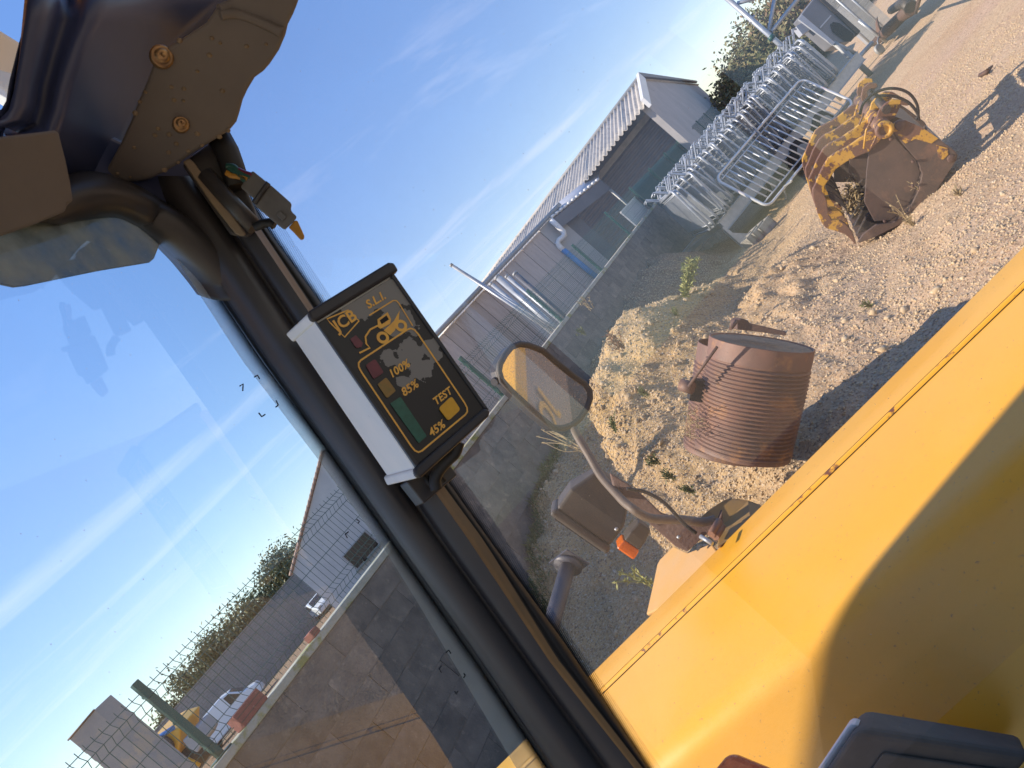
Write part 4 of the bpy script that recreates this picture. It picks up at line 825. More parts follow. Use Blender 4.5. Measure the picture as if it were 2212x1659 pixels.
m = MB(); m.lathe(d0 + da * (dL - .008), da, [(0, dR1 * .955), (.004, dR1 * .8), (.012, dR1 * .3), (.01, 0)], 40); m.build('end_plate', M['cap_fill'], drum)
m = MB(); m.lathe(d0 + da * .02, -da, [(0, dR0 * .97), (.02, dR0 * .8), (.025, 0)], 40); m.build('rear_plate', M['rust_dark'], drum)
off = (P(*zd(560, 620), 5.05) - P(*zd(690, 640), 4.9)); side_n = nrm(np.cross(da, [0, 0, 1]))
m = MB(); m.lathe(d0 + off * .60 - da * .03 + np.array([0, .10, -.01]), da, [(l, r * .96) for l, r in drumprof()], 40); m.build('second_shell', M['rust'], drum, solid=.006)
ca = nrm(P(*zd(660, 760), 4.6) - P(*zd(545, 740), 4.6)); cb = nrm(np.cross(ca, da)); m = MB(); m.box(P(*zd(590, 735), 4.80), (.12, .08, .14), [ca, cb, da]); m.box(P(*zd(590, 690), 4.80), (.14, .09, .02), [ca, cb, da]); m.build('square_socket', M['dark'], drum, bevel=.004)
m = MB(); m.tube([P(*zd(505, 705), 4.6), P(*zd(740, 378), 4.40)], .009, 8); m.build('latch_rod', M['rust_dark'], drum)
m = MB(); m.tube([P(*zd(440, 690), 4.75), P(*zd(540, 720), 4.7)], .04, 12); m.build('axle_stub', M['rust'], drum)
m = MB(); m.prism([P(*zd(905, 235), 4.55), P(*zd(905, 165), 4.55), P(*zd(940, 140), 4.55), P(*zd(1000, 158), 4.55), P(*zd(1010, 180), 4.55), P(*zd(1310, 250), 4.5), P(*zd(1315, 285), 4.5), P(*zd(1010, 245), 4.55)], (.0, .09, .02)); m.build('hinge_bracket', M['rust_dark'], drum, bevel=.006)
m = MB(); m.tube([P(*zd(850, 230), 4.5), P(*zd(905, 160), 4.53)], .012, 8); m.build('hinge_rod', M['rust_dark'], drum)
dt = thing('dry_tangle', 'tangle of dry weeds caught in the drum side', 'weed', P(*zd(540, 980), 4.8)); m = MB()
for k in range(46):
    a = P(*zd(530 + rng.normal() * 35, 1030 + rng.normal() * 70), 4.72 + rng.normal() * .05); b = a + rng.normal(size=3) * .05; m.tube([a, (a + b) / 2 + rng.normal(size=3) * .02, b], .0022, 4, cap=False)
m.build('dry_stem', M['dry'], dt)
# pipe with flange on the ground
pb = thing('flanged_pipe', 'grey flanged steel pipe lying in the shade at the foot of the wall', 'pipe', P(1200, 1310, 5.3)); a = P(1227, 1222, 5.15); b = P(1185, 1372, 4.75); c = b + (b - a) * .8; d_ = nrm(a - b)
m = MB(); m.tube([c, a], .055, 18); m.build('tube_body', M['pipe_grey'], pb); m = MB(); m.lathe(a, d_, [(-.01, .0), (-.01, .10), (.012, .10), (.012, 0)], 24); m.build('flange', M['pipe_grey'], pb)
m = MB(); q = nrm(np.cross(d_, [0, 0, 1])); q2 = np.cross(q, d_); m.box(a + d_ * .02, (.23, .19, .012), [q, q2, d_]); m.build('square_plate', M['pipe_grey'], pb)
# ------------------------------------------------------------------ weeds
def weed(name, lab, u, v, t, hgt, n, kind, lean=(0, 0), seed=0, leafs=14, ls=.018, grp=None):
    r = np.random.default_rng(seed); b = P(u, v, t); g_ = float(hz(np.array([b[0]]), np.array([b[1]]))[0]); b[2] = g_ - .01 if abs(g_ - b[2]) < .35 else b[2]
    w_ = thing(name, lab, 'weed', b, grp); st = MB(); lf = MB()
    for k in range(n):
        tip = b + np.array([lean[0] + r.normal() * .22 * hgt, lean[1] + r.normal() * .22 * hgt, hgt * r.uniform(.55, 1.)]); mid = (b + tip) / 2 + r.normal(size=3) * .05 * hgt
        pts = arc([b + r.normal(size=3) * .012, mid, tip], 4); st.tube(pts, .0035 if hgt > .2 else .0022, 4, cap=False)
        for q in range(leafs):
            p = pts[int(len(pts) * (.25 + .75 * r.random())) - 1] + r.normal(size=3) * .006; d = nrm(r.normal(size=3) + [0, 0, .7]); e = nrm(np.cross(d, r.normal(size=3))); s = ls * r.uniform(.6, 1.5)
            lf.add([p, p + d * s + e * s * .35, p + d * s * 2.1, p + d * s - e * s * .35], [(0, 1, 2, 3)])
    mt = {'green': 'weed', 'grass': 'grass', 'red': 'redplant', 'dry': 'dry'}[kind]
    st.build('stem', M[mt], w_, fix=False)
    if leafs: lf.build('foliage', M[mt], w_, fix=False)
    return w_
weed('flowering_weed', 'pale green spiky weed standing on the crest of the sandy heap', 1466, 634, 9.0, .30, 12, 'green', (.40, .0), 1, 60, .024)
weed('red_weed', 'reddish weed growing on the edge of the sandy heap', 1348, 752, 7.3, .24, 9, 'red', (0, 0), 2, 12, .02)
weed('green_weed', 'small green weed beside the dusty bracket in the shade', 1412, 1262, 4.3, .22, 4, 'green', (-.10, 0), 3, 22, .014)
weed('dry_weed', 'dry branching weed growing where the gravel meets the wall', 1262, 975, 5.6, .34, 8, 'dry', (-.10, .1), 4, 7, .012)
weed('dry_weed', 'dry twig standing before the grapple side plate', 1962, 475, 7.2, .30, 5, 'dry', (0, 0), 5, 5, .016)
weed('dry_weed', 'dry twig at the rear corner of the grapple', 2020, 432, 7.1, .26, 4, 'dry', (.05, 0), 6, 5, .016)
weed('dry_weed', 'tuft of brown dry grass along the grapple bottom edge', 1990, 500, 6.9, .12, 22, 'dry', (0, 0), 7, 2, .02)
weed('dry_weed', 'second brown grass tuft on the gravel right of the grapple', 2130, 470, 6.4, .10, 20, 'dry', (0, 0), 8, 2, .02)
weed('dry_weed', 'pale seed head weed on the heap close to the wall', 1278, 668, 7.9, .20, 5, 'dry', (0, 0), 9, 14, .012)
for i, (u, v, t, lab) in enumerate([(1262, 720, 7.2, 'small green tuft at the left tip of the heap'), (1400, 855, 6.0, 'green creeping tuft on the gravel left of the drum'), (1330, 930, 5.6, 'green creeping tuft right of the mirror stalk'), (1455, 1030, 5.0, 'green tuft on the gravel below the drum'), (1500, 1065, 4.8, 'green tuft between the drum and the bracket'), (1420, 1000, 5.2, 'sparse green tuft on the gravel above the light bracket'), (1880, 660, 6.0, 'tiny green tuft on the sunlit gravel near the drum shadow'), (1470, 690, 8.2, 'tiny green tuft on the sandy slope')]):
    weed('grass_tuft', lab, u, v, t, .10, 16, 'grass', (rng.normal() * .05, rng.normal() * .05), 20 + i, 5, .012)
m = MB(); r = np.random.default_rng(5)
for k in range(1500):
    s = r.uniform(-3.2, -.3); w = .1 + abs(r.normal()) * .10; p = wp(s, w, 0); p[2] = float(hz(np.array([p[0]]), np.array([p[1]]))[0]); d = nrm(r.normal(size=3) * .6 + [0, 0, 1.2]); e = nrm(np.cross(d, r.normal(size=3))); L = r.uniform(.03, .11)
    m.add([p - e * .006, p + d * L * .6 + e * .006, p + d * L + r.normal(size=3) * .02, p + d * L * .5 - e * .008], [(0, 1, 2, 3)])
o = m.build('grass', [M['grass']], None, fix=False); tag(o, 'dark green strip of weeds and grass along the wall foot', 'grass', kind='stuff')
tb = thing('cloth_scrap', 'pale crumpled cloth scrap half buried in the gravel heap', 'cloth', P(1340, 815, 6.1)); m = MB(); c0 = P(1325, 820, 6.1); rows = []
for i in range(9):
    rows.append([c0 + np.array([.5 * (i / 8), .25 * j / 5 - .1, 0]) + [0, 0, .04 * math.sin(i * 1.9) * math.cos(j * 2.1) + .02 * rng.normal()] for j in range(6)])
for row in rows:
    for p in row: p[2] = float(hz(np.array([p[0]]), np.array([p[1]]))[0]) + .015 + .02 * rng.random()
m.sheet(rows); m.build('cloth_fold', M['tarp'], tb, solid=.006)

# ================================================================== the machine we sit in
tele = thing('telehandler', 'yellow telehandler seen from its own cab, with black pillar, bonnet, lamps and mirror', 'telehandler', (.5, .6, 0))
def sub(parent, name, loc=None):                              # a part that only parents its sub-parts
    o = bpy.data.objects.new(name, None); COL.objects.link(o); o.parent = parent; o.empty_display_size = .05
    o.location = tuple(np.asarray(loc if loc is not None else parent.location, float) - np.array(parent.location)); return o
# ---- bonnet
BZ = 1.30
def yedge(x): return 2.22 - .22 * (x + .49)
def ygroove(x): return 2.06 - .238 * (x + .49)
def yfold(x): return 1.595 - .33 * (x + .41) + .12 * .22 * math.log(1 + math.exp((x - .55) / .22))
xs = list(np.linspace(-1.25, 1.6, 44)) + list(np.linspace(1.8, 3.0, 6))
prof = []
def row(fy, dz): return [np.array([x, fy(x), BZ + dz]) for x in xs]
rows = [row(lambda x: yedge(x) - .004, -.03), row(yedge, -.006), row(lambda x: yedge(x) - .008, 0.), row(lambda x: ygroove(x) + .020, .003)]
top = MB(); top.sheet(rows)
gr = MB(); gp_ = [(.016, .003), (.0155, -.03), (.0085, -.03), (.008, .002), (.005, .0075), (.0, .009), (-.004, .0075), (-.007, .002), (-.0075, -.03), (-.0138, -.03), (-.0145, .003)]
rws = [row(lambda x, o_=o_: ygroove(x) + o_ * 1.25, z0_) for o_, z0_ in gp_]
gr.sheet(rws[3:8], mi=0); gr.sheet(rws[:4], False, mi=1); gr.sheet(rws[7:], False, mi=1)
rows = [row(lambda x: ygroove(x) - .0181, .003)]
for f_ in (.2, .4, .6, .8): rows.append(row(lambda x, f_=f_: (ygroove(x) - .0181) * (1 - f_) + (yfold(x) + .045) * f_, .003 + .010 * math.sin(f_ * 3.14)))
for k in range(9):
    a = math.radians(62 * k / 8); rows.append(row(lambda x, a=a: yfold(x) + .045 - .09 * math.sin(a), .003 - .09 * (1 - math.cos(a))))
z_ = .003 - .09 * (1 - math.cos(math.radians(62)))
rows.append(row(lambda x: yfold(x) - .035 - .10, z_ - .19)); rows.append(row(lambda x: yfold(x) - .035 - .22, z_ - .42)); rows.append(row(lambda x: yfold(x) - .035 - .30, z_ - .75))
top.sheet(rows)
bon = top.build('bonnet', M['yellow'], tele, fix=True); gr.build('panel_seam', [M['yellow_edge'], M['seam_shade']], bon)
m = MB(); m.sheet([row(lambda x: yedge(x) - .004, -.03), row(lambda x: yedge(x) - .01, -.16)], smooth=False); m.build('upper_side', M['yellow'], bon)
m = MB(); m.sheet([row(lambda x: yedge(x) - .012, -.16), row(lambda x: yedge(x) + .02, -.75)], smooth=False); m.build('side_panel', M['dust_panel'], bon)
m = MB(); m.prism([row(yfold, 0)[-1] * [1, 1, 0] + [-.0, -.3, .5], row(yfold, 0)[-1] + [0, 0, -.05], row(yedge, 0)[-1] + [0, -.03, -.05], row(yedge, 0)[-1] * [1, 1, 0] + [0, -.05, .5]], (.02, 0, 0)); m.build('end_panel', M['yellow'], bon)
m = MB(); m.prism([row(yfold, 0)[0] * [1, 1, 0] + [0, -.2, .6], row(yfold, 0)[0] + [0, 0, -.05], row(yedge, 0)[0] + [0, -.03, -.05], row(yedge, 0)[0] * [1, 1, 0] + [0, -.05, .6]], (-.02, 0, 0)); m.build('front_panel', M['yellow'], bon)
def text_mesh(s, size, org, xd, yd, mt, parent, name='lettering', shear=0., spacing=1., align='LEFT', bold=0.):
    cu = bpy.data.curves.new('t', 'FONT'); cu.body = s; cu.size = 1; cu.shear = shear; cu.space_character = spacing; cu.align_x = align; cu.resolution_u = 3; cu.offset = bold
    o = bpy.data.objects.new('t', cu); COL.objects.link(o); dg_ = bpy.context.evaluated_depsgraph_get(); me = bpy.data.meshes.new_from_object(o.evaluated_get(dg_)); bpy.data.objects.remove(o)
    V = [np.asarray(org) + np.asarray(xd) * v.co.x * size + np.asarray(yd) * v.co.y * size for v in me.vertices]; F = [tuple(p.vertices) for p in me.polygons]
    m = MB(); m.add(V, F); bpy.data.meshes.remove(me); return m.build(name, M[mt], parent, fix=False)
bed = nrm([1, -.22, 0])
text_mesh('JCB', .34, np.array([1.5, yedge(1.5) + .012, .80]), -bed, np.array([0, 0, 1.]), 'yellow', bon, shear=.25, bold=.02)
# ---- shelf, bracket, lamp cluster, mirror at the far bonnet edge
zb = zm(1165.7, 948.9, .2941)
def shelf(pts, z, th, name, mt, par=tele, bev=.004): m = MB(); m.prism([zpl(u, v, z) for u, v in pts], (0, 0, -th)); return m.build(name, M[mt], par, bevel=bev)
shelf([zb(782, 1285), zb(835, 1050), zb(862, 920), zb(880, 885), zb(985, 783), zb(1090, 832), zb(1260, 765), zb(1330, 860), zb(1000, 1180)], BZ - .012, .012, 'bonnet_shelf', 'dust_yellow')
m = MB(); m.prism([P(*zb(x, y), t) for x, y, t in [(1150, 600, 2.25), (1240, 520, 2.25), (1355, 445, 2.25), (1420, 433, 2.25), (1530, 445, 2.22), (1640, 490, 2.20), (1560, 620, 2.13), (1300, 800, 2.1), (1330, 640, 2.2)]], (0, .02, -.01)); m.build('guard_plate', mat('shaded_yellow_plate', (.36, .22, .06), (.27, .17, .07), 9, .6), tele, bevel=.004)  # yellow plate, its shade mixed into the olive base colour
lamp = sub(tele, 'lamp_cluster', P(1283, 1090, 2.3))
m = MB(); br_pts = [(520, 250), (650, 330), (770, 420), (900, 545), (1110, 605), (1235, 600), (1300, 640), (1345, 520), (1350, 640), (1300, 760), (1230, 700), (1085, 830), (1000, 790), (830, 640), (640, 480), (545, 360)]
m.prism([P(*zb(x, y), 2.30 - .12 * min(1, max(0, (x - 520) / 800))) for x, y in br_pts], (0, .012, .004)); m.build('lamp_bracket', M['rust_dark'], lamp, bevel=.004)
lx, ly_, lz = nrm([.98, -.10, .10]), nrm([.1, .98, -.05]), nrm([-.10, .05, 1.])
lx = nrm(lx - lz * (lx @ lz)); ly_ = np.cross(lz, lx)
lc = P(*zb(430, 450), 2.46)
def hull_box(c, A, sx, sy, sz, taper, name, mt, par, bev):
    V = []
    for i, (k, tpz) in enumerate(((-.5, 1.), (-.05, 1.), (.5, taper))):
        for j, l in ((-1, -1), (1, -1), (1, 1), (-1, 1)): V.append(c + A[0] * sx * k + A[1] * sy * .5 * j * tpz + A[2] * sz * .5 * l * tpz)
    F = [(0, 1, 2, 3), (11, 10, 9, 8)] + [(a * 4 + i, a * 4 + (i + 1) % 4, (a + 1) * 4 + (i + 1) % 4, (a + 1) * 4 + i) for a in (0, 1) for i in range(4)]
    m = MB(); m.add(V, F); return m.build(name, M[mt], par, bevel=bev, seg=3)
hull_box(lc, (lx, ly_, lz), .175, .15, .208, .62, 'headlamp_housing', 'lamp_black', lamp, .012)
hull_box(lc - lx * .10, (lx, ly_, lz), .03, .162, .222, .96, 'headlamp_rim', 'lamp_black', lamp, .010)
m = MB(); m.box(lc - lx * .117, (.006, .135, .18), (lx, ly_, lz)); m.build('headlamp_lens', M['car_glass'], lamp)
li = P(*zb(690, 725), 2.30)
hull_box(li + lx * .02, (lx, ly_, lz), .07, .075, .055, .8, 'indicator_housing', 'lamp_black', lamp, .006)
hull_box(li - lx * .032, (lx, ly_, lz), .034, .078, .062, .94, 'indicator_lens', 'amber', lamp, .006)
m = MB()
for x, y in ((565, 660), (1022, 718)): m.lathe(P(*zb(x, y), 2.20 if x > 800 else 2.25), nrm(-P(*zb(x, y), 1) + CP), [(0, .006), (.004, .006), (.004, 0)], 10)
m.build('screw', M['steel'], lamp)
m = MB(); m.tube([P(*zb(x, y), 2.16) for x, y in arc([(640, 362), (700, 372), (770, 385), (880, 440), (960, 510), (1060, 620), (1150, 690)])], .0055, 6); m.build('lamp_cable', M['rubber'], lamp)
m = MB(); m.tube([P(*zb(1180, 712), 2.08), P(*zb(1270, 768), 2.05)], .006, 8); m.build('bolt', M['steel'], lamp)
m = MB()
for a, b in (((1260, 700), (1320, 600)), ((1290, 720), (1340, 640))): m.tube([P(*zb(*a), 2.12), P(*zb(*b), 2.16)], .012, 6)
m.build('clamp', M['rust'], lamp)
mir = sub(tele, 'door_mirror', P(1180, 825, 2.55))
Mc = P(1181, 826, 2.55); inc = nrm(Mc - CP); tgt = np.array([1.25, 1.96, 1.16]); outv = nrm(tgt - Mc); mnn = nrm(outv - inc)
zm_ = zm(975.9, 759.1, .1961)
mo = [(497, 215), (510, 130), (570, 20), (640, -60), (735, -95), (830, -85), (900, -60), (1000, -20), (1150, 110), (1350, 270), (1480, 360), (1535, 440), (1540, 520), (1500, 640), (1420, 760), (1330, 830), (1230, 865), (1160, 865), (1100, 845), (900, 680), (640, 440), (530, 320)]
def mpt(x, y, o=0.): return onpl(*zm_(x, y), Mc, mnn) + mnn * o
oc = np.mean(np.array(mo), 0); ring = [mpt(x, y) for x, y in mo]
mi_ = [tuple(oc + (np.array(q) - oc) * .925) for q in mo]
m = MB(); m.prism([mpt(x, y, -.004) for x, y in mo], -mnn * .05); m.build('mirror_housing', M['black_plastic'], mir, bevel=.012, seg=3)
m = MB(); m.tube([mpt(x, y, .002) for x, y in [tuple(oc + (np.array(q) - oc) * .965) for q in mo]], .011, 8, closed=True); m.build('mirror_rim', M['lamp_black'], mir)
m = MB(); m.add([mpt(x, y, .0015) for x, y in mi_], [tuple(range(len(mi_)))]); m.build('mirror_glass', M['mirror'], mir)
m = MB(); st_ = arc([(255, -70), (290, 0), (370, 130), (440, 255), (500, 330), (560, 395), (620, 460), (690, 515), (760, 560), (840, 585), (940, 590), (1060, 592), (1190, 610), (1290, 590)], 3)
m.tube([P(*zb(x, y), 2.50 - .30 * min(1, max(0, (i / len(st_) * 1.9)))) for i, (x, y) in enumerate(st_)], .0135, 10); m.build('mirror_stalk', M['tan_metal'] if 0 else mat('dusty_stalk', (.15, .115, .085), (.10, .08, .06), 14, .6), mir)
m = MB(); m.tube([mpt(500, 330, -.02), mpt(560, 290, -.03)], .014, 8); m.build('mirror_knuckle', M['black_plastic'], mir)
# ---- near lamp cluster, bottom right
zn = zm(1572.3, 1355.5, .2892)
nl = sub(tele, 'near_lamp_cluster', P(1900, 1640, 1.05)); nl.name = 'lamp_cluster'
C0 = P(*zn(965, 742), 1.04); aL = nrm(P(*zn(800, 985), 1.06) - C0); aD = nrm(P(*zn(1700, 900), 1.10) - C0); aD = nrm(aD - aL * (aD @ aL)); aB = nrm(nrm(C0 - CP) - .10 * nrm(np.cross(aL, [0, 1, 0])) * 0)
aB = nrm(aB - aL * (aB @ aL) * .5 - aD * .06)
Lw, Lh = .26, .34
m = MB(); m.box(C0 + aL * Lw / 2 + aD * Lh / 2 + aB * .07, (Lw, Lh, .14), [aL, aD, aB]); m.build('headlamp_housing', M['grey_plastic'], nl, bevel=.016, seg=4)
m = MB(); m.box(C0 + aL * (Lw / 2 + .0) + aD * (Lh / 2 + .03) + aB * -.003, (Lw * .72, Lh * .76, .012), [aL, aD, aB]); m.build('housing_panel', M['grey_plastic'], nl, bevel=.006, seg=3)
m = MB(); m.box(C0 + aL * Lw / 2 - aD * .004 + aB * .06, (Lw * .96, .02, .05), [aL, aD, aB]); m.build('housing_rim', M['case'], nl, bevel=.008)
A0 = P(*zn(20, 925), 1.10); A1 = P(*zn(420, 1090), 1.12); ad = nrm(A1 - A0); al = nrm(aL - ad * (aL @ ad)); ab = nrm(A0 - CP)
m = MB(); m.box(A0 + ad * .07 + al * .06 + ab * .03, (.12, .14, .06), [al, ad, ab]); m.build('indicator_lens', M['redamber'], nl, bevel=.012, seg=3)
m = MB(); m.box(A0 + ad * .10 + al * .09 + ab * .075, (.15, .2, .03), [al, ad, ab]); m.build('indicator_base', M['black_plastic'], nl)
# ---- pillar
def pl_(pts, v):                                              # u on a poly-line at height v of the picture, extrapolated
    p = np.array(pts, float)
    if v <= p[0, 1]: a, b = p[0], p[1]
    elif v >= p[-1, 1]: a, b = p[-2], p[-1]
    else:
        i = int(np.searchsorted(p[:, 1], v)) - 1; a, b = p[i], p[i + 1]
    return a[0] + (b[0] - a[0]) * (v - a[1]) / (b[1] - a[1])
Lf = {0: [(372, 545), (521, 776), (675, 976), (832, 1189), (895, 1290), (1073, 1588), (1115, 1659)],
      1: [(400, 530), (563, 776), (711, 976), (866, 1196), (1030, 1430), (1182, 1659)],
      2: [(500, 490), (640, 700), (954, 1166), (1163, 1457), (1310, 1659)],
      3: [(545, 490), (680, 692), (1014, 1166), (1192, 1434), (1371, 1659)],
      4: [(558, 490), (690, 688), (1041, 1166), (1201, 1422), (1386, 1659)],
      5: [(500, 360), (575, 492), (692, 653), (1057, 1166), (1222, 1392), (1400, 1659)],
      6: [(510, 290), (614, 492), (718, 646), (1086, 1166), (1260, 1415), (1428, 1659)]}
vs = np.linspace(380, 1900, 46)
def tr_(i, v, along): u = pl_(Lf[i], v); return u, v
def strip(cols, name, mt, par=tele, solid=.0, smooth=True, vv=vs):  # cols: [(i, j, f, depth)], each a line between pillar lines i and j
    m = MB(); m.sheet([[P(pl_(Lf[i], v) * (1 - f) + pl_(Lf[j], v) * f, v, t) for i, j, f, t in cols] for v in vv], smooth); return m.build(name, M[mt], par, solid=solid)
post = sub(tele, 'cab_pillar', P(800, 1000, 1.0))
strip([(1, 2, -.02, 1.045), (1, 2, .04, 1.022), (1, 2, .09, 1.012)], 'window_seal', 'rubber', post)
tube_cols = [(1, 2, .09, 1.03)] + [(1, 2, .09 + .85 * (1 - math.cos(a)) / 2, 1.02 - .034 * math.sin(a) - (.006 if .5 < a < .62 else 0)) for a in np.linspace(.05, 2.9, 14)] + [(1, 2, .985, 1.012)]
strip(tube_cols, 'pillar_tube', 'pillar', post)
strip([(2, 2, 0, 1.014), (2, 3, .03, 1.004), (2, 3, .3, 1.0), (2, 3, .7, 1.0), (2, 3, .97, 1.001)], 'pillar_cover', 'pillar', post)
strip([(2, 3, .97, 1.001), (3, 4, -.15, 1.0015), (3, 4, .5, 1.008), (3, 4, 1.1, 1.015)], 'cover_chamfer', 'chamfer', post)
strip([(3, 4, 1.1, 1.015), (4, 5, .25, 1.03), (4, 5, .35, 1.024), (4, 5, .7, 1.028), (4, 5, 1., 1.046)], 'window_seal', 'rubber', post)
m = MB(); m.sheet([[P(pl_(Lf[i], v), v, 1.09) for i in (1, 2, 5)] for v in vs]); m.build('pillar_core', M['pillar'], post)
# ---- glazing
def plane_strip(i, j, q, n_, name, mt, flip):
    m = MB(); rows = [[onpl(pl_(Lf[a], v), v, q, n_) for a in (i, j)] for v in vs]; m.sheet(rows); o = m.build(name, M[mt], post, fix=False)
    uv = o.data.uv_layers.new(name='UVMap'); s_acc = [0.]
    for k in range(1, len(rows)): s_acc.append(s_acc[-1] + np.linalg.norm(rows[k][0] - rows[k - 1][0]))
    for lp in o.data.loops:
        k, a = divmod(lp.vertex_index, 2); w = np.linalg.norm(rows[k][1] - rows[k][0]); uv.data[lp.index].uv = ((w if a else 0.) if not flip else (0. if a else w), s_acc[k])
    return o
q5 = P(pl_(Lf[5], 1000), 1000, 1.06); q5b = P(pl_(Lf[5], 1600), 1600, 1.06); mdir = nrm([.985, -.17, 0]); sn = nrm(np.cross(mdir, q5b - q5)); sn = sn if sn @ FW < 0 else -sn
dn5 = nrm(q5b - q5); base5 = q5 - mdir * .012
m = MB(); m.add([base5 - dn5 * 1.0, base5 + dn5 * .75, base5 + dn5 * .75 + mdir * 2.4, base5 - dn5 * 1.0 + mdir * 2.4], [(0, 1, 2, 3)]); m.build('side_window', M['side_glass'], tele)
plane_strip(5, 6, q5 + sn * .0015, sn, 'dot_band', 'frit', False)
q1 = P(pl_(Lf[1], 1000), 1000, 1.045); q1b = P(pl_(Lf[1], 1600), 1600, 1.045); wdir = nrm([-.20, -.98, 0]); wn_ = nrm(np.cross(wdir, q1b - q1)); wn_ = wn_ if wn_ @ (q1 - CP) < 0 else -wn_
dn1 = nrm(q1b - q1); base1 = q1 - wdir * .02
m = MB(); m.add([base1 - dn1 * .62, base1 + dn1 * .8, base1 + dn1 * .8 + wdir * 1.7, base1 - dn1 * .62 + wdir * 1.7], [(0, 1, 2, 3)]); ws = m.build('windscreen', M['screen_glass'], tele)
plane_strip(0, 1, q1 + wn_ * .0015, wn_, 'dot_band', 'frit_sheen', True)
z8 = zm(0, 488, .35966); z6 = zm(0, 976, .51474)
for fn, lst in ((z8, [((1440, 962), (1460, 948), (1458, 990)), ((1528, 908), (1546, 896), (1560, 920)), ((1658, 1048), (1672, 1076), (1656, 1088)), ((1553, 1122), (1572, 1146), (1592, 1132))]),
                (z6, [((1497, 284), (1509, 292), (1502, 300)), ((1462, 336), (1449, 346), (1458, 362)), ((1577, 378), (1583, 392), (1568, 402)), ((1520, 444), (1530, 458), (1540, 446)), ((1872, 842), (1883, 832), (1892, 846)), ((1852, 898), (1843, 910), (1853, 927)), ((1946, 930), (1953, 938), (1946, 948)), ((1908, 1004), (1914, 1016), (1922, 1004))])):
    for tri in lst:
        m = MB(); pts = [onpl(*fn(x, y), q1 + wn_ * .002, wn_) for x, y in tri]; m.tube(pts, .0009, 4); m.build('corner_mark', M['rubber'], ws)
# ---- overhead console (all of it above and ahead of the driver)
z1 = zm(0, 0, .3432)
def td(x, t): return t - .17 * min(1.1, max(0., 1 - x / 1000.))
PLN = {}
def plate(pts, name, mt, th, par, bev=.006, off=0.):
    m = MB(); Q = [P(*z1(x, y), (td(x, t) if name in ('visor_box', 'back_liner') else t) + off) for x, y, t in pts]; Qa = np.array(Q); qc = Qa.mean(0); nq = np.linalg.svd(Qa - qc)[2][2]; Q = [onpl(*z1(x, y), qc, nq) for x, y, t in pts]; PLN[name] = (qc, nq); m.prism(Q, nrm(np.mean(Q, 0) - CP) * th); return m.build(name, M[mt], par, bevel=bev, seg=3)
con = sub(tele, 'roof_console', P(300, 200, .95))
# dark curved liner behind everything
L_ = [(185, -60), (165, 120), (130, 330), (95, 540), (55, 690), (-10, 755), (-120, 790)]
Mid = [(620, -60), (560, 130), (470, 330), (400, 540), (370, 690), (330, 830), (200, 900)]
Rr = [(1500, -60), (1250, 200), (1060, 400), (960, 620), (800, 930), (640, 1180), (440, 1300)]
rows = []
for k in range(len(L_)):
    a, b, c = (np.array(q, float) for q in (L_[k], Mid[k], Rr[k])); row_ = []
    for f_ in np.linspace(0, 1, 15):
        p = a * (1 - f_) * (1 - 2 * f_) + 4 * b * f_ * (1 - f_) + c * f_ * (2 * f_ - 1)
        row_.append(P(*z1(*p), td(p[0], .90 + .12 * f_) - .05 * math.sin(f_ * math.pi) + .05 * math.exp(-((f_ - .35) / .08) ** 2)))
    rows.append(row_)
m = MB(); m.sheet(rows); m.build('liner', M['console'], con, solid=.02)
plate([(-150, 700, .99), (60, 690, .99), (380, 700, 1.0), (800, 900, 1.02), (1250, 860, 1.05), (1460, 860, 1.05), (1640, 1450, 1.05), (1400, 1560, 1.05), (1180, 1500, 1.05), (900, 1330, 1.04), (600, 1290, 1.03), (300, 1370, 1.02), (-150, 1480, 1.0)], 'back_liner', 'console', .03, con)
# the dusty side panel with two screws
pan_pts = [(1380, 20, .83), (1560, -60, .82), (1900, -60, .84), (1872, 25, .85), (1850, 80, .86), (1815, 150, .87), (1800, 215, .88), (1760, 310, .89), (1700, 400, .90), (1660, 445, .905), (1605, 485, .91), (1560, 560, .92), (1530, 625, .925), (1510, 700, .93), (1490, 765, .935), (1440, 825, .94), (1380, 862, .945), (1280, 922, .95), (1200, 970, .95), (1110, 1040, .955), (1030, 1085, .955), (960, 1120, .95), (890, 1142, .95), (780, 1148, .945), (690, 1142, .94), (640, 1108, .935), (690, 1030, .93), (760, 900, .92), (820, 770, .91), (870, 640, .90), (930, 500, .885), (965, 400, .875), (985, 330, .87), (1130, 250, .86), (1300, 140, .85)]
sp_ = plate(pan_pts, 'side_trim', 'console_brown', .035, con, .012)
for pts in ([(1380, 60), (1480, 30), (1600, 60), (1800, 150)], [(1385, 95), (1480, 85), (1600, 120), (1775, 205)]):
    m = MB(); m.tube([P(*z1(x, y), .842 + .00008 * (x - 1380)) for x, y in arc(pts)], .006, 6); m.build('ridge', M['console_brown'], con)
for (x, y, t), r_ in (((1018, 355, .866), .0095), ((1140, 782, .912), .0072)):
    c = onpl(*z1(x, y), *PLN['side_trim']); c = c + nrm(CP - c) * .004; a = nrm(CP - c + np.array([.25, .1, .1])); m = MB(); m.lathe(c - a * .006, a, [(0, r_ * 1.35), (.007, r_ * 1.35), (.009, r_ * 1.1), (.007, r_ * .95), (.013, r_ * .8), (.014, r_ * .3), (.011, 0)], 20); m.build('screw', M['brass'], con)
m = MB(); r = np.random.default_rng(3)
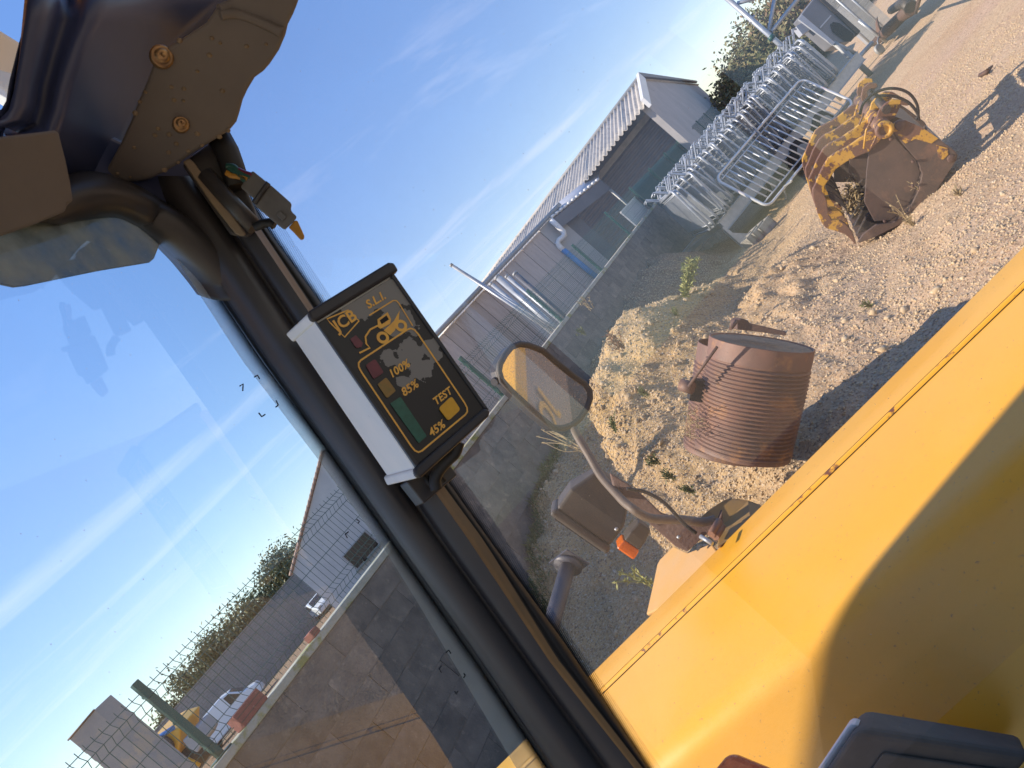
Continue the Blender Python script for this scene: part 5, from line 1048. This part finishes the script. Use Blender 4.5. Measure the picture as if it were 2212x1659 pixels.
for x, y in ((915, 580), (880, 640), (852, 712), (1095, 628), (1155, 633), (1078, 547), (1158, 558), (1243, 448), (1318, 345), (1385, 270), (1333, 238), (1552, 290), (995, 808), (975, 850), (1065, 845), (1243, 840), (845, 928), (1110, 903), (1062, 958), (740, 1092), (820, 1115), (1036, 1068), (1122, 1022), (1270, 915), (1380, 858), (1436, 820), (1185, 950), (1400, 570), (1675, 278), (1130, 255)):
    c = P(*z1(x, y), .80 + .14 * min(1, y / 900) + (0 if 1 else 0)); best = None
    tt = .83 + .125 * np.clip((y) / 1000, 0, 1); c = onpl(*z1(x, y), *PLN['side_trim']); r0_ = r.uniform(.7, 1.3); m.lathe(c, nrm(CP - c), [(0, .0030 * r0_), (.0012, .0022 * r0_), (.0016, 0)], 6)
o = m.build('paint_speck', M['tan_metal'], con); o['kind'] = 'stuff'
vis = plate([(-150, 878, .84), (0, 860, .84), (340, 818, .86), (365, 822, .86), (385, 900, .865), (410, 1000, .87), (440, 1140, .875), (460, 1270, .88), (420, 1290, .88), (410, 1335, .88), (200, 1420, .87), (0, 1490, .86), (-150, 1540, .86)], 'visor_box', 'console_brown', .05, con, .006)
# windscreen head rail curving into the pillar
up = [(-150, 1450), (0, 1400), (250, 1280), (460, 1165), (580, 1155), (700, 1180), (850, 1240), (1000, 1330), (1200, 1450), (1420, 1640), (1560, 1800), (1700, 1980)]
lo = [(-150, 1560), (0, 1512), (250, 1440), (420, 1385), (560, 1325), (680, 1298), (780, 1312), (880, 1365), (960, 1430), (1060, 1530), (1160, 1640), (1300, 1830)]
ru = arc(up, 5); rl = arc(lo, 5); m = MB()
m.sheet([[P(*z1(*(u * (1 - f_) + l * f_)), td(u[0], .985) + .055 * min(1, max(0, (l[0] - 850) / 350)) - (.045 - .02 * min(1, max(0, (l[0] - 850) / 350))) * math.sin(f_ * math.pi)) for f_ in np.linspace(0, 1, 9)] for u, l in zip(ru, rl)]); m.build('head_rail', M['pillar'], con, solid=.015)
m = MB(); m.tube([P(*z1(x, y), td(x, .99) + .05 * min(1, max(0, (x - 850) / 350))) for x, y in rl], .008, 8); m.build('rail_seal', M['rubber'], con)
plate([(1145, 1040, .975), (1200, 985, .975), (1290, 920, .98), (1400, 850, .985), (1440, 900, .99), (1500, 1060, .99), (1600, 1300, .99), (1640, 1420, .99), (1560, 1500, .985), (1450, 1480, .98)], 'gusset_plate', 'pillar', .02, con, .004)
plate([(1150, 1020, .955), (1190, 995, .955), (1220, 1020, .955), (1400, 1270, .965), (1548, 1470, .972), (1540, 1485, .972), (1510, 1485, .972), (1480, 1470, .972), (1330, 1280, .962)], 'support_bar', 'tan_metal', .012, con, .003)
m = MB(); m.tube([P(*z1(1290, 1095), .965), P(*z1(1450, 1270), .965), P(*z1(1605, 1430), .965)], .011, 10); m.build('cable_conduit', M['pillar'], con)
m = MB(); m.tube([P(*z1(x, y), .975) for x, y in ((1380, 870), (1430, 960), (1465, 1060), (1500, 1180))], .016, 10); m.build('hose', M['rubber'], con)
# ---- dangling wiring connector
wc_ = sub(tele, 'wiring_connector', P(590, 430, .93))
def wplate(pts, name, mt, t, th, bev=.0025): m = MB(); Q = [P(*z1(x, y), t) for x, y in pts]; m.prism(Q, nrm(np.mean(Q, 0) - CP) * th); m.build(name, M[mt], wc_, bevel=bev, seg=2)
wplate([(1588, 1072), (1700, 1162), (1682, 1180), (1612, 1262), (1512, 1178), (1545, 1130), (1570, 1110)], 'socket_half', 'plug_grey', .925, .022)
wplate([(1700, 1160), (1838, 1282), (1830, 1325), (1872, 1366), (1850, 1395), (1792, 1450), (1722, 1395), (1600, 1290), (1612, 1255)], 'plug_half', 'plug_grey', .918, .026)
wplate([(1735, 1350), (1760, 1325), (1805, 1365), (1778, 1392)], 'latch', 'plug_grey', .914, .006, .001)
m = MB(); m.tube([P(*z1(1690, 1150), .916), P(*z1(1598, 1280), .916)], .0035, 6); m.build('collar', M['black_plastic'], wc_)
wplate([(1815, 1432), (1855, 1388), (1872, 1386), (1918, 1488), (1912, 1508), (1893, 1513), (1850, 1465)], 'blanking_plug', 'ochre_plastic', .920, .012)
for pts, mt in (([(1425, 1045), (1470, 1050), (1510, 1085), (1580, 1120)], 'green_metal'), ([(1425, 1085), (1460, 1105), (1500, 1110), (1560, 1130)], 'ochre_plastic'), ([(1500, 1070), (1540, 1090), (1590, 1105)], 'led_red'), ([(1440, 1060), (1500, 1100), (1550, 1140)], 'green_metal')):
    m = MB(); m.tube([P(*z1(x, y), .928) for x, y in arc(pts)], .0036, 6); m.build('wire', M[mt], wc_)
m = MB(); m.tube([P(*z1(x, y), .95) for x, y in ((1600, 1430), (1660, 1405), (1700, 1400), (1730, 1418))], .006, 6); m.build('tie_strap', M['rubber'], wc_)
# ---- load indicator box on the pillar
z2 = zm(596.4, 488, .3432)
ind = sub(tele, 'load_indicator', P(860, 800, .9))
fTL, fTR, fBR, fBL = P(*z2(250, 600), .880), P(*z2(738, 300), .940), P(*z2(1325, 1155), .945), P(*z2(890, 1520), .884)
fx = nrm((fTR - fTL) + (fBR - fBL)); fc_ = (fTL + fTR + fBR + fBL) / 4; fdn = (fBL - fTL) + (fBR - fTR); fdn = nrm(fdn - fx * (fdn @ fx)); fn_ = np.cross(fx, fdn); fn_ = fn_ if fn_ @ (CP - fc_) > 0 else -fn_
def F2(x, y, o=0.): return onpl(*z2(x, y), fc_, fn_) + fn_ * o
Bv = P(*z2(20, 680), .955) - P(*z2(245, 600), .880); Bv = -fn_ * .085 + (Bv - fn_ * (Bv @ fn_)) * .35
def bprism(pts, o0, depth, name, mt, bev=.002): m = MB(); m.prism([F2(x, y, o0) for x, y in pts], depth); return m.build(name, M[mt], ind, bevel=bev, seg=2)
bprism([(232, 570), (722, 270), (1330, 1150), (888, 1540)], -.003, Bv, 'case_body', 'case', .003)
bprism([(262, 612), (738, 318), (1312, 1150), (895, 1500)], -.0035, fn_ * .004, 'faceplate', 'black_plastic', .001)
bprism([(193, 548), (700, 238), (735, 240), (765, 290), (250, 606), (212, 600)], -.004, fn_ * .010, 'end_rim', 'black_plastic', .003)
bprism([(860, 1530), (1300, 1150), (1335, 1165), (1335, 1200), (900, 1592), (868, 1575)], -.004, fn_ * .010, 'end_rim', 'black_plastic', .003)
def side_pt(x, y, t): return P(*z2(x, y), t)
ed_u = nrm(Bv)
for (a, b, c, d_), nm in ((((193, 548), (722, 258), (735, 300), (245, 606)), 'end_cap'), (((862, 1528), (1310, 1160), (1335, 1200), (892, 1590)), 'end_cap')):
    bprism([a, b, c, d_], -.006, Bv * 1.04, nm, 'case', .003)
bprism([(245, 600), (262, 612), (895, 1500), (880, 1520)], -.004, fn_ * .006, 'edge_rail', 'black_plastic', .001)
bprism([(735, 300), (720, 318), (1305, 1150), (1335, 1160)], -.004, fn_ * .007, 'edge_rail', 'black_plastic', .001)
def fmat():                                                   # black faceplate, its print worn down to grey
    m = mat('worn_faceplate', (.014, .014, .015), None, rough=.42); t = m.node_tree; b = t.nodes['Principled BSDF']; g = N(t, 'ShaderNodeTexCoord')
    nz = N(t, 'ShaderNodeTexNoise'); nz.inputs['Scale'].default_value = 70; nz.inputs['Detail'].default_value = 6; t.links.new(g.outputs['Object'], nz.inputs['Vector'])
    acc = None; o0 = np.array(ind.location) + np.array(tele.location)
    for (x, y), r_ in (((620, 430), .034), ((500, 500), .022), ((720, 430), .030), ((850, 800), .024), ((760, 600), .026), ((900, 880), .018), ((700, 830), .012), ((980, 780), .016), ((800, 980), .008)):
        c = F2(x, y) - o0; ds = N(t, 'ShaderNodeVectorMath', operation='DISTANCE'); t.links.new(g.outputs['Object'], ds.inputs[0]); ds.inputs[1].default_value = tuple(c)
        v = mathn(t, 'SUBTRACT', 1., mathn(t, 'DIVIDE', ds.outputs['Value'], r_)); acc = v if acc is None else mathn(t, 'MAXIMUM', acc, v)
    msk = mathn(t, 'GREATER_THAN', mathn(t, 'ADD', acc, mathn(t, 'MULTIPLY', mathn(t, 'SUBTRACT', nz.outputs[0], .5), 2.2)), .12)
    mxn = N(t, 'ShaderNodeMix', data_type='RGBA'); t.links.new(msk, mxn.inputs[0]); mxn.inputs[6].default_value = (.013, .013, .014, 1); mxn.inputs[7].default_value = (.21, .20, .185, 1); t.links.new(mxn.outputs[2], b.inputs['Base Color']); return m
M['faceplate'] = fmat()
for ch in ind.children:
    if ch.name.startswith('faceplate'): ch.data.materials[0] = M['faceplate']
def ribbon(pts, w, name, mt='ochre_print', closed=False, o=.0018):
    m = MB(); n = len(pts); Q = [F2(x, y, o) for x, y in pts]
    L = []
    for i in range(n):
        a = Q[(i - 1) % n] if closed or i else Q[i]; b = Q[(i + 1) % n] if closed or i < n - 1 else Q[i]; t = nrm(b - a); s = np.cross(t, fn_) * w / 2; L.append([Q[i] - s, Q[i] + s])
    if closed: L.append(L[0])
    m.sheet(L, False); return m.build(name, M[mt], ind, fix=False)
def poly(pts, name, mt='ochre_print', o=.0015, th=.0006): m = MB(); m.prism([F2(x, y, o) for x, y in pts], fn_ * th); return m.build(name, M[mt], ind)
def rnd(c, r=.14):                                            # rounded quad
    out = []; c = [np.array(q, float) for q in c]
    for i in range(4):
        a, b, d = c[i - 1], c[i], c[(i + 1) % 4]
        p0 = b + (a - b) * r; p1 = b + (d - b) * r
        for f_ in (0, .33, .67, 1): out.append(tuple((1 - f_) ** 2 * p0 + 2 * f_ * (1 - f_) * b + f_ ** 2 * p1))
    return out
ribbon(rnd([(500, 868), (858, 632), (1218, 1165), (885, 1442)], .09), .0021, 'border_print', closed=True, o=.0012)
ribbon([(585, 565), (735, 472), (755, 472), (772, 490), (858, 630)], .0016, 'border_print', o=.0012)
poly(rnd([(560, 880), (620, 840), (675, 925), (612, 968)]), 'red_lamp', 'led_red'); poly(rnd([(635, 1000), (690, 955), (752, 1040), (695, 1088)]), 'amber_lamp', 'led_amber')
poly(rnd([(715, 1120), (780, 1078), (945, 1325), (895, 1370)], .06), 'green_lamp', 'led_green')
poly(rnd([(1018, 1150), (1098, 1075), (1155, 1160), (1080, 1230)], .18), 'test_button', 'button', .0015, .002)
poly([(465, 715), (500, 690), (545, 740), (535, 765), (505, 770), (490, 755)], 'warning_mark', 'led_red', .0012)
tx = lambda s, a, b, h, sh=.25, sp=1.04, bold=.028: text_mesh(s, np.linalg.norm(F2(*b) - F2(*a)) * h, F2(*a, .0014), nrm(F2(*b) - F2(*a)), nrm(np.cross(nrm(F2(*b) - F2(*a)), fn_)) * (1 if np.cross(nrm(F2(*b) - F2(*a)), fn_) @ fdn < 0 else -1), 'ochre_print', ind, shear=sh, spacing=sp, bold=bold)
tx('S.L.I.', (580, 525), (700, 452), .48); tx('100%', (722, 962), (835, 888), .48); tx('85%', (803, 1076), (895, 1012), .60); tx('45%', (975, 1330), (1062, 1266), .60); tx('TEST', (1003, 1132), (1110, 1050), .44)
ribbon([(318, 588), (452, 532), (520, 600), (430, 702), (345, 618)], .0017, 'logo_print', closed=True, o=.0013)
tx('JCB', (388, 668), (520, 580), .62, .1, 1.0, .025)
def ringp(c, r0, r1, name):
    m = MB(); n = 20; C_ = F2(*c, .0014); a = fx; b = fdn
    m.sheet([[C_ + (a * math.cos(t) + b * math.sin(t)) * r for r in (r0, r1)] for t in np.linspace(0, 2 * math.pi, n + 1)], False); m.build(name, M['ochre_print'], ind, fix=False)
for c in ((670, 705), (785, 630)): ringp(c, .0040, .0078, 'machine_print')
poly([(636, 590), (700, 545), (722, 590), (716, 618), (655, 650), (640, 640)], 'machine_print', 'ochre_print', .0011, .0004); poly([(650, 597), (692, 566), (708, 592), (662, 622)], 'machine_print', 'dark', .0016, .0003)
poly([(676, 660), (715, 625), (740, 600), (775, 535), (770, 600), (745, 660), (715, 690)], 'machine_print', 'ochre_print', .0011, .0004)
ribbon([(640, 630), (590, 655), (560, 700), (565, 745), (588, 770), (522, 803)], .0022, 'machine_print')
m = MB(); m.tube([P(*z2(x, y), .93 + .0) for x, y in arc([(1150, 1360), (1125, 1430), (1075, 1480), (1025, 1540), (1000, 1600), (1010, 1659)])], .0075, 10); m.build('cable', M['rubber'], ind)
m = MB(); m.box(P(*z2(960, 1600), .965), (.06, .035, .03), [fx, fdn, fn_]); m.build('mounting_bracket', M['pillar'], ind, bevel=.002)
for k in range(3):
    m = MB(); m.tube([P(*z2(930 + 38 * k, 1575 - 22 * k), .945), P(*z2(985 + 38 * k, 1655 - 22 * k), .945)], .003, 5); m.build('bracket_rib', M['rubber'], ind)
# ---- rest of the cab, plus an unseen slab added to shade the bonnet
m = MB(); m.box((.75, .08, 2.82), (2.3, 1.36, .10)); m.build('cab_roof', M['black_plastic'], tele, bevel=.03)
m = MB(); m.box((1.75, .2, 1.2), (.08, 1.5, .6)); m.build('rear_wall', M['black_plastic'], tele)
m = MB(); m.box((.6, .1, .85), (2.3, 1.6, .1)); m.build('cab_floor', M['black_plastic'], tele)
m = MB(); m.box((.55, -.62, 1.15), (2.3, .06, .6)); m.build('door_panel', M['black_plastic'], tele)
m = MB(); m.prism([(-2.98, 1.57, 3.45), (-3.08, 1.50, 3.45), (-3.16, 1.28, 3.45), (-3.2, .22, 3.45), (.93, .22, 3.45), (.93, 1.50, 3.45)], (0, 0, .30)); m.build('bonnet_shade_slab', M['yellow'], tele, bevel=.02)  # added out of view, outline shaped to cast the bonnet shadow
for x, y in ((1.3, -.7),):
    m = MB(); m.lathe((x, y - .25, .62), (0, 1, 0), [(0, 0), (0, .35), (0, .56), (.06, .62), (.38, .62), (.44, .56), (.44, .35), (.44, 0)], 32); w_ = m.build('wheel', M['tyre'], tele); m = MB(); m.lathe((x, y - .25, .62), (0, 1, 0), [(.445, .33), (.40, .28), (.40, 0)], 24); m.build('rim', M['yellow'], w_)
m = MB(); m.box((1.2, .8, .8), (3.2, 1.6, .35)); m.build('chassis', M['dark_steel'], tele)

wl = sub(tele, 'work_lamp', P(10, 170, 1.5)); a = P(4, 150, 1.5); m = MB(); m.box(a, (.10, .12, .13), [nrm([.9, .3, .2]), nrm([-.3, .9, .1]), nrm(np.cross([.9, .3, .2], [-.3, .9, .1]))]); m.build('lamp_body', M['white'], wl, bevel=.01)

def tint_mat():
    m = bpy.data.materials.new('smoked_strip'); m.use_nodes = True; t = m.node_tree; t.nodes.clear(); o = N(t, 'ShaderNodeOutputMaterial')
    tr = N(t, 'ShaderNodeBsdfTransparent'); tr.inputs[0].default_value = (.34, .36, .35, 1); df = N(t, 'ShaderNodeBsdfTranslucent'); df.inputs[0].default_value = (.5, .5, .45, 1); ms = N(t, 'ShaderNodeMixShader')
    tcn = N(t, 'ShaderNodeTexCoord'); nz = N(t, 'ShaderNodeTexNoise'); nz.inputs['Scale'].default_value = 22; nz.inputs['Detail'].default_value = 8; t.links.new(tcn.outputs['Object'], nz.inputs['Vector'])
    rp = N(t, 'ShaderNodeMapRange'); rp.inputs[1].default_value = .35; rp.inputs[2].default_value = .7; rp.inputs[3].default_value = .2; rp.inputs[4].default_value = .8; t.links.new(nz.outputs[0], rp.inputs[0])
    t.links.new(rp.outputs[0], ms.inputs[0]); t.links.new(tr.outputs[0], ms.inputs[1]); t.links.new(df.outputs[0], ms.inputs[2]); t.links.new(ms.outputs[0], o.inputs[0]); return m
def wsp(x, y): return onpl(*z8(x, y), q1 - wn_ * .006, wn_)
m = MB(); m.prism([wsp(x, y) for x, y in [(-120, -140), (500, -170), (1010, -30), (962, 100), (925, 195), (905, 213), (600, 262), (160, 352), (90, 360), (20, 345), (-120, 300)]], -wn_ * .003); m.build('smoked_visor', tint_mat(), tele)

for x in (-.42, .62, 1.68):
    m = MB(); m.box((x, -.62, 2.1), (.09, .06, 1.35)); m.build('door_post', M['black_plastic'], tele, bevel=.01)
m = MB(); m.box((.62, -.62, 2.70), (2.2, .06, .16)); m.build('door_header', M['black_plastic'], tele, bevel=.01)
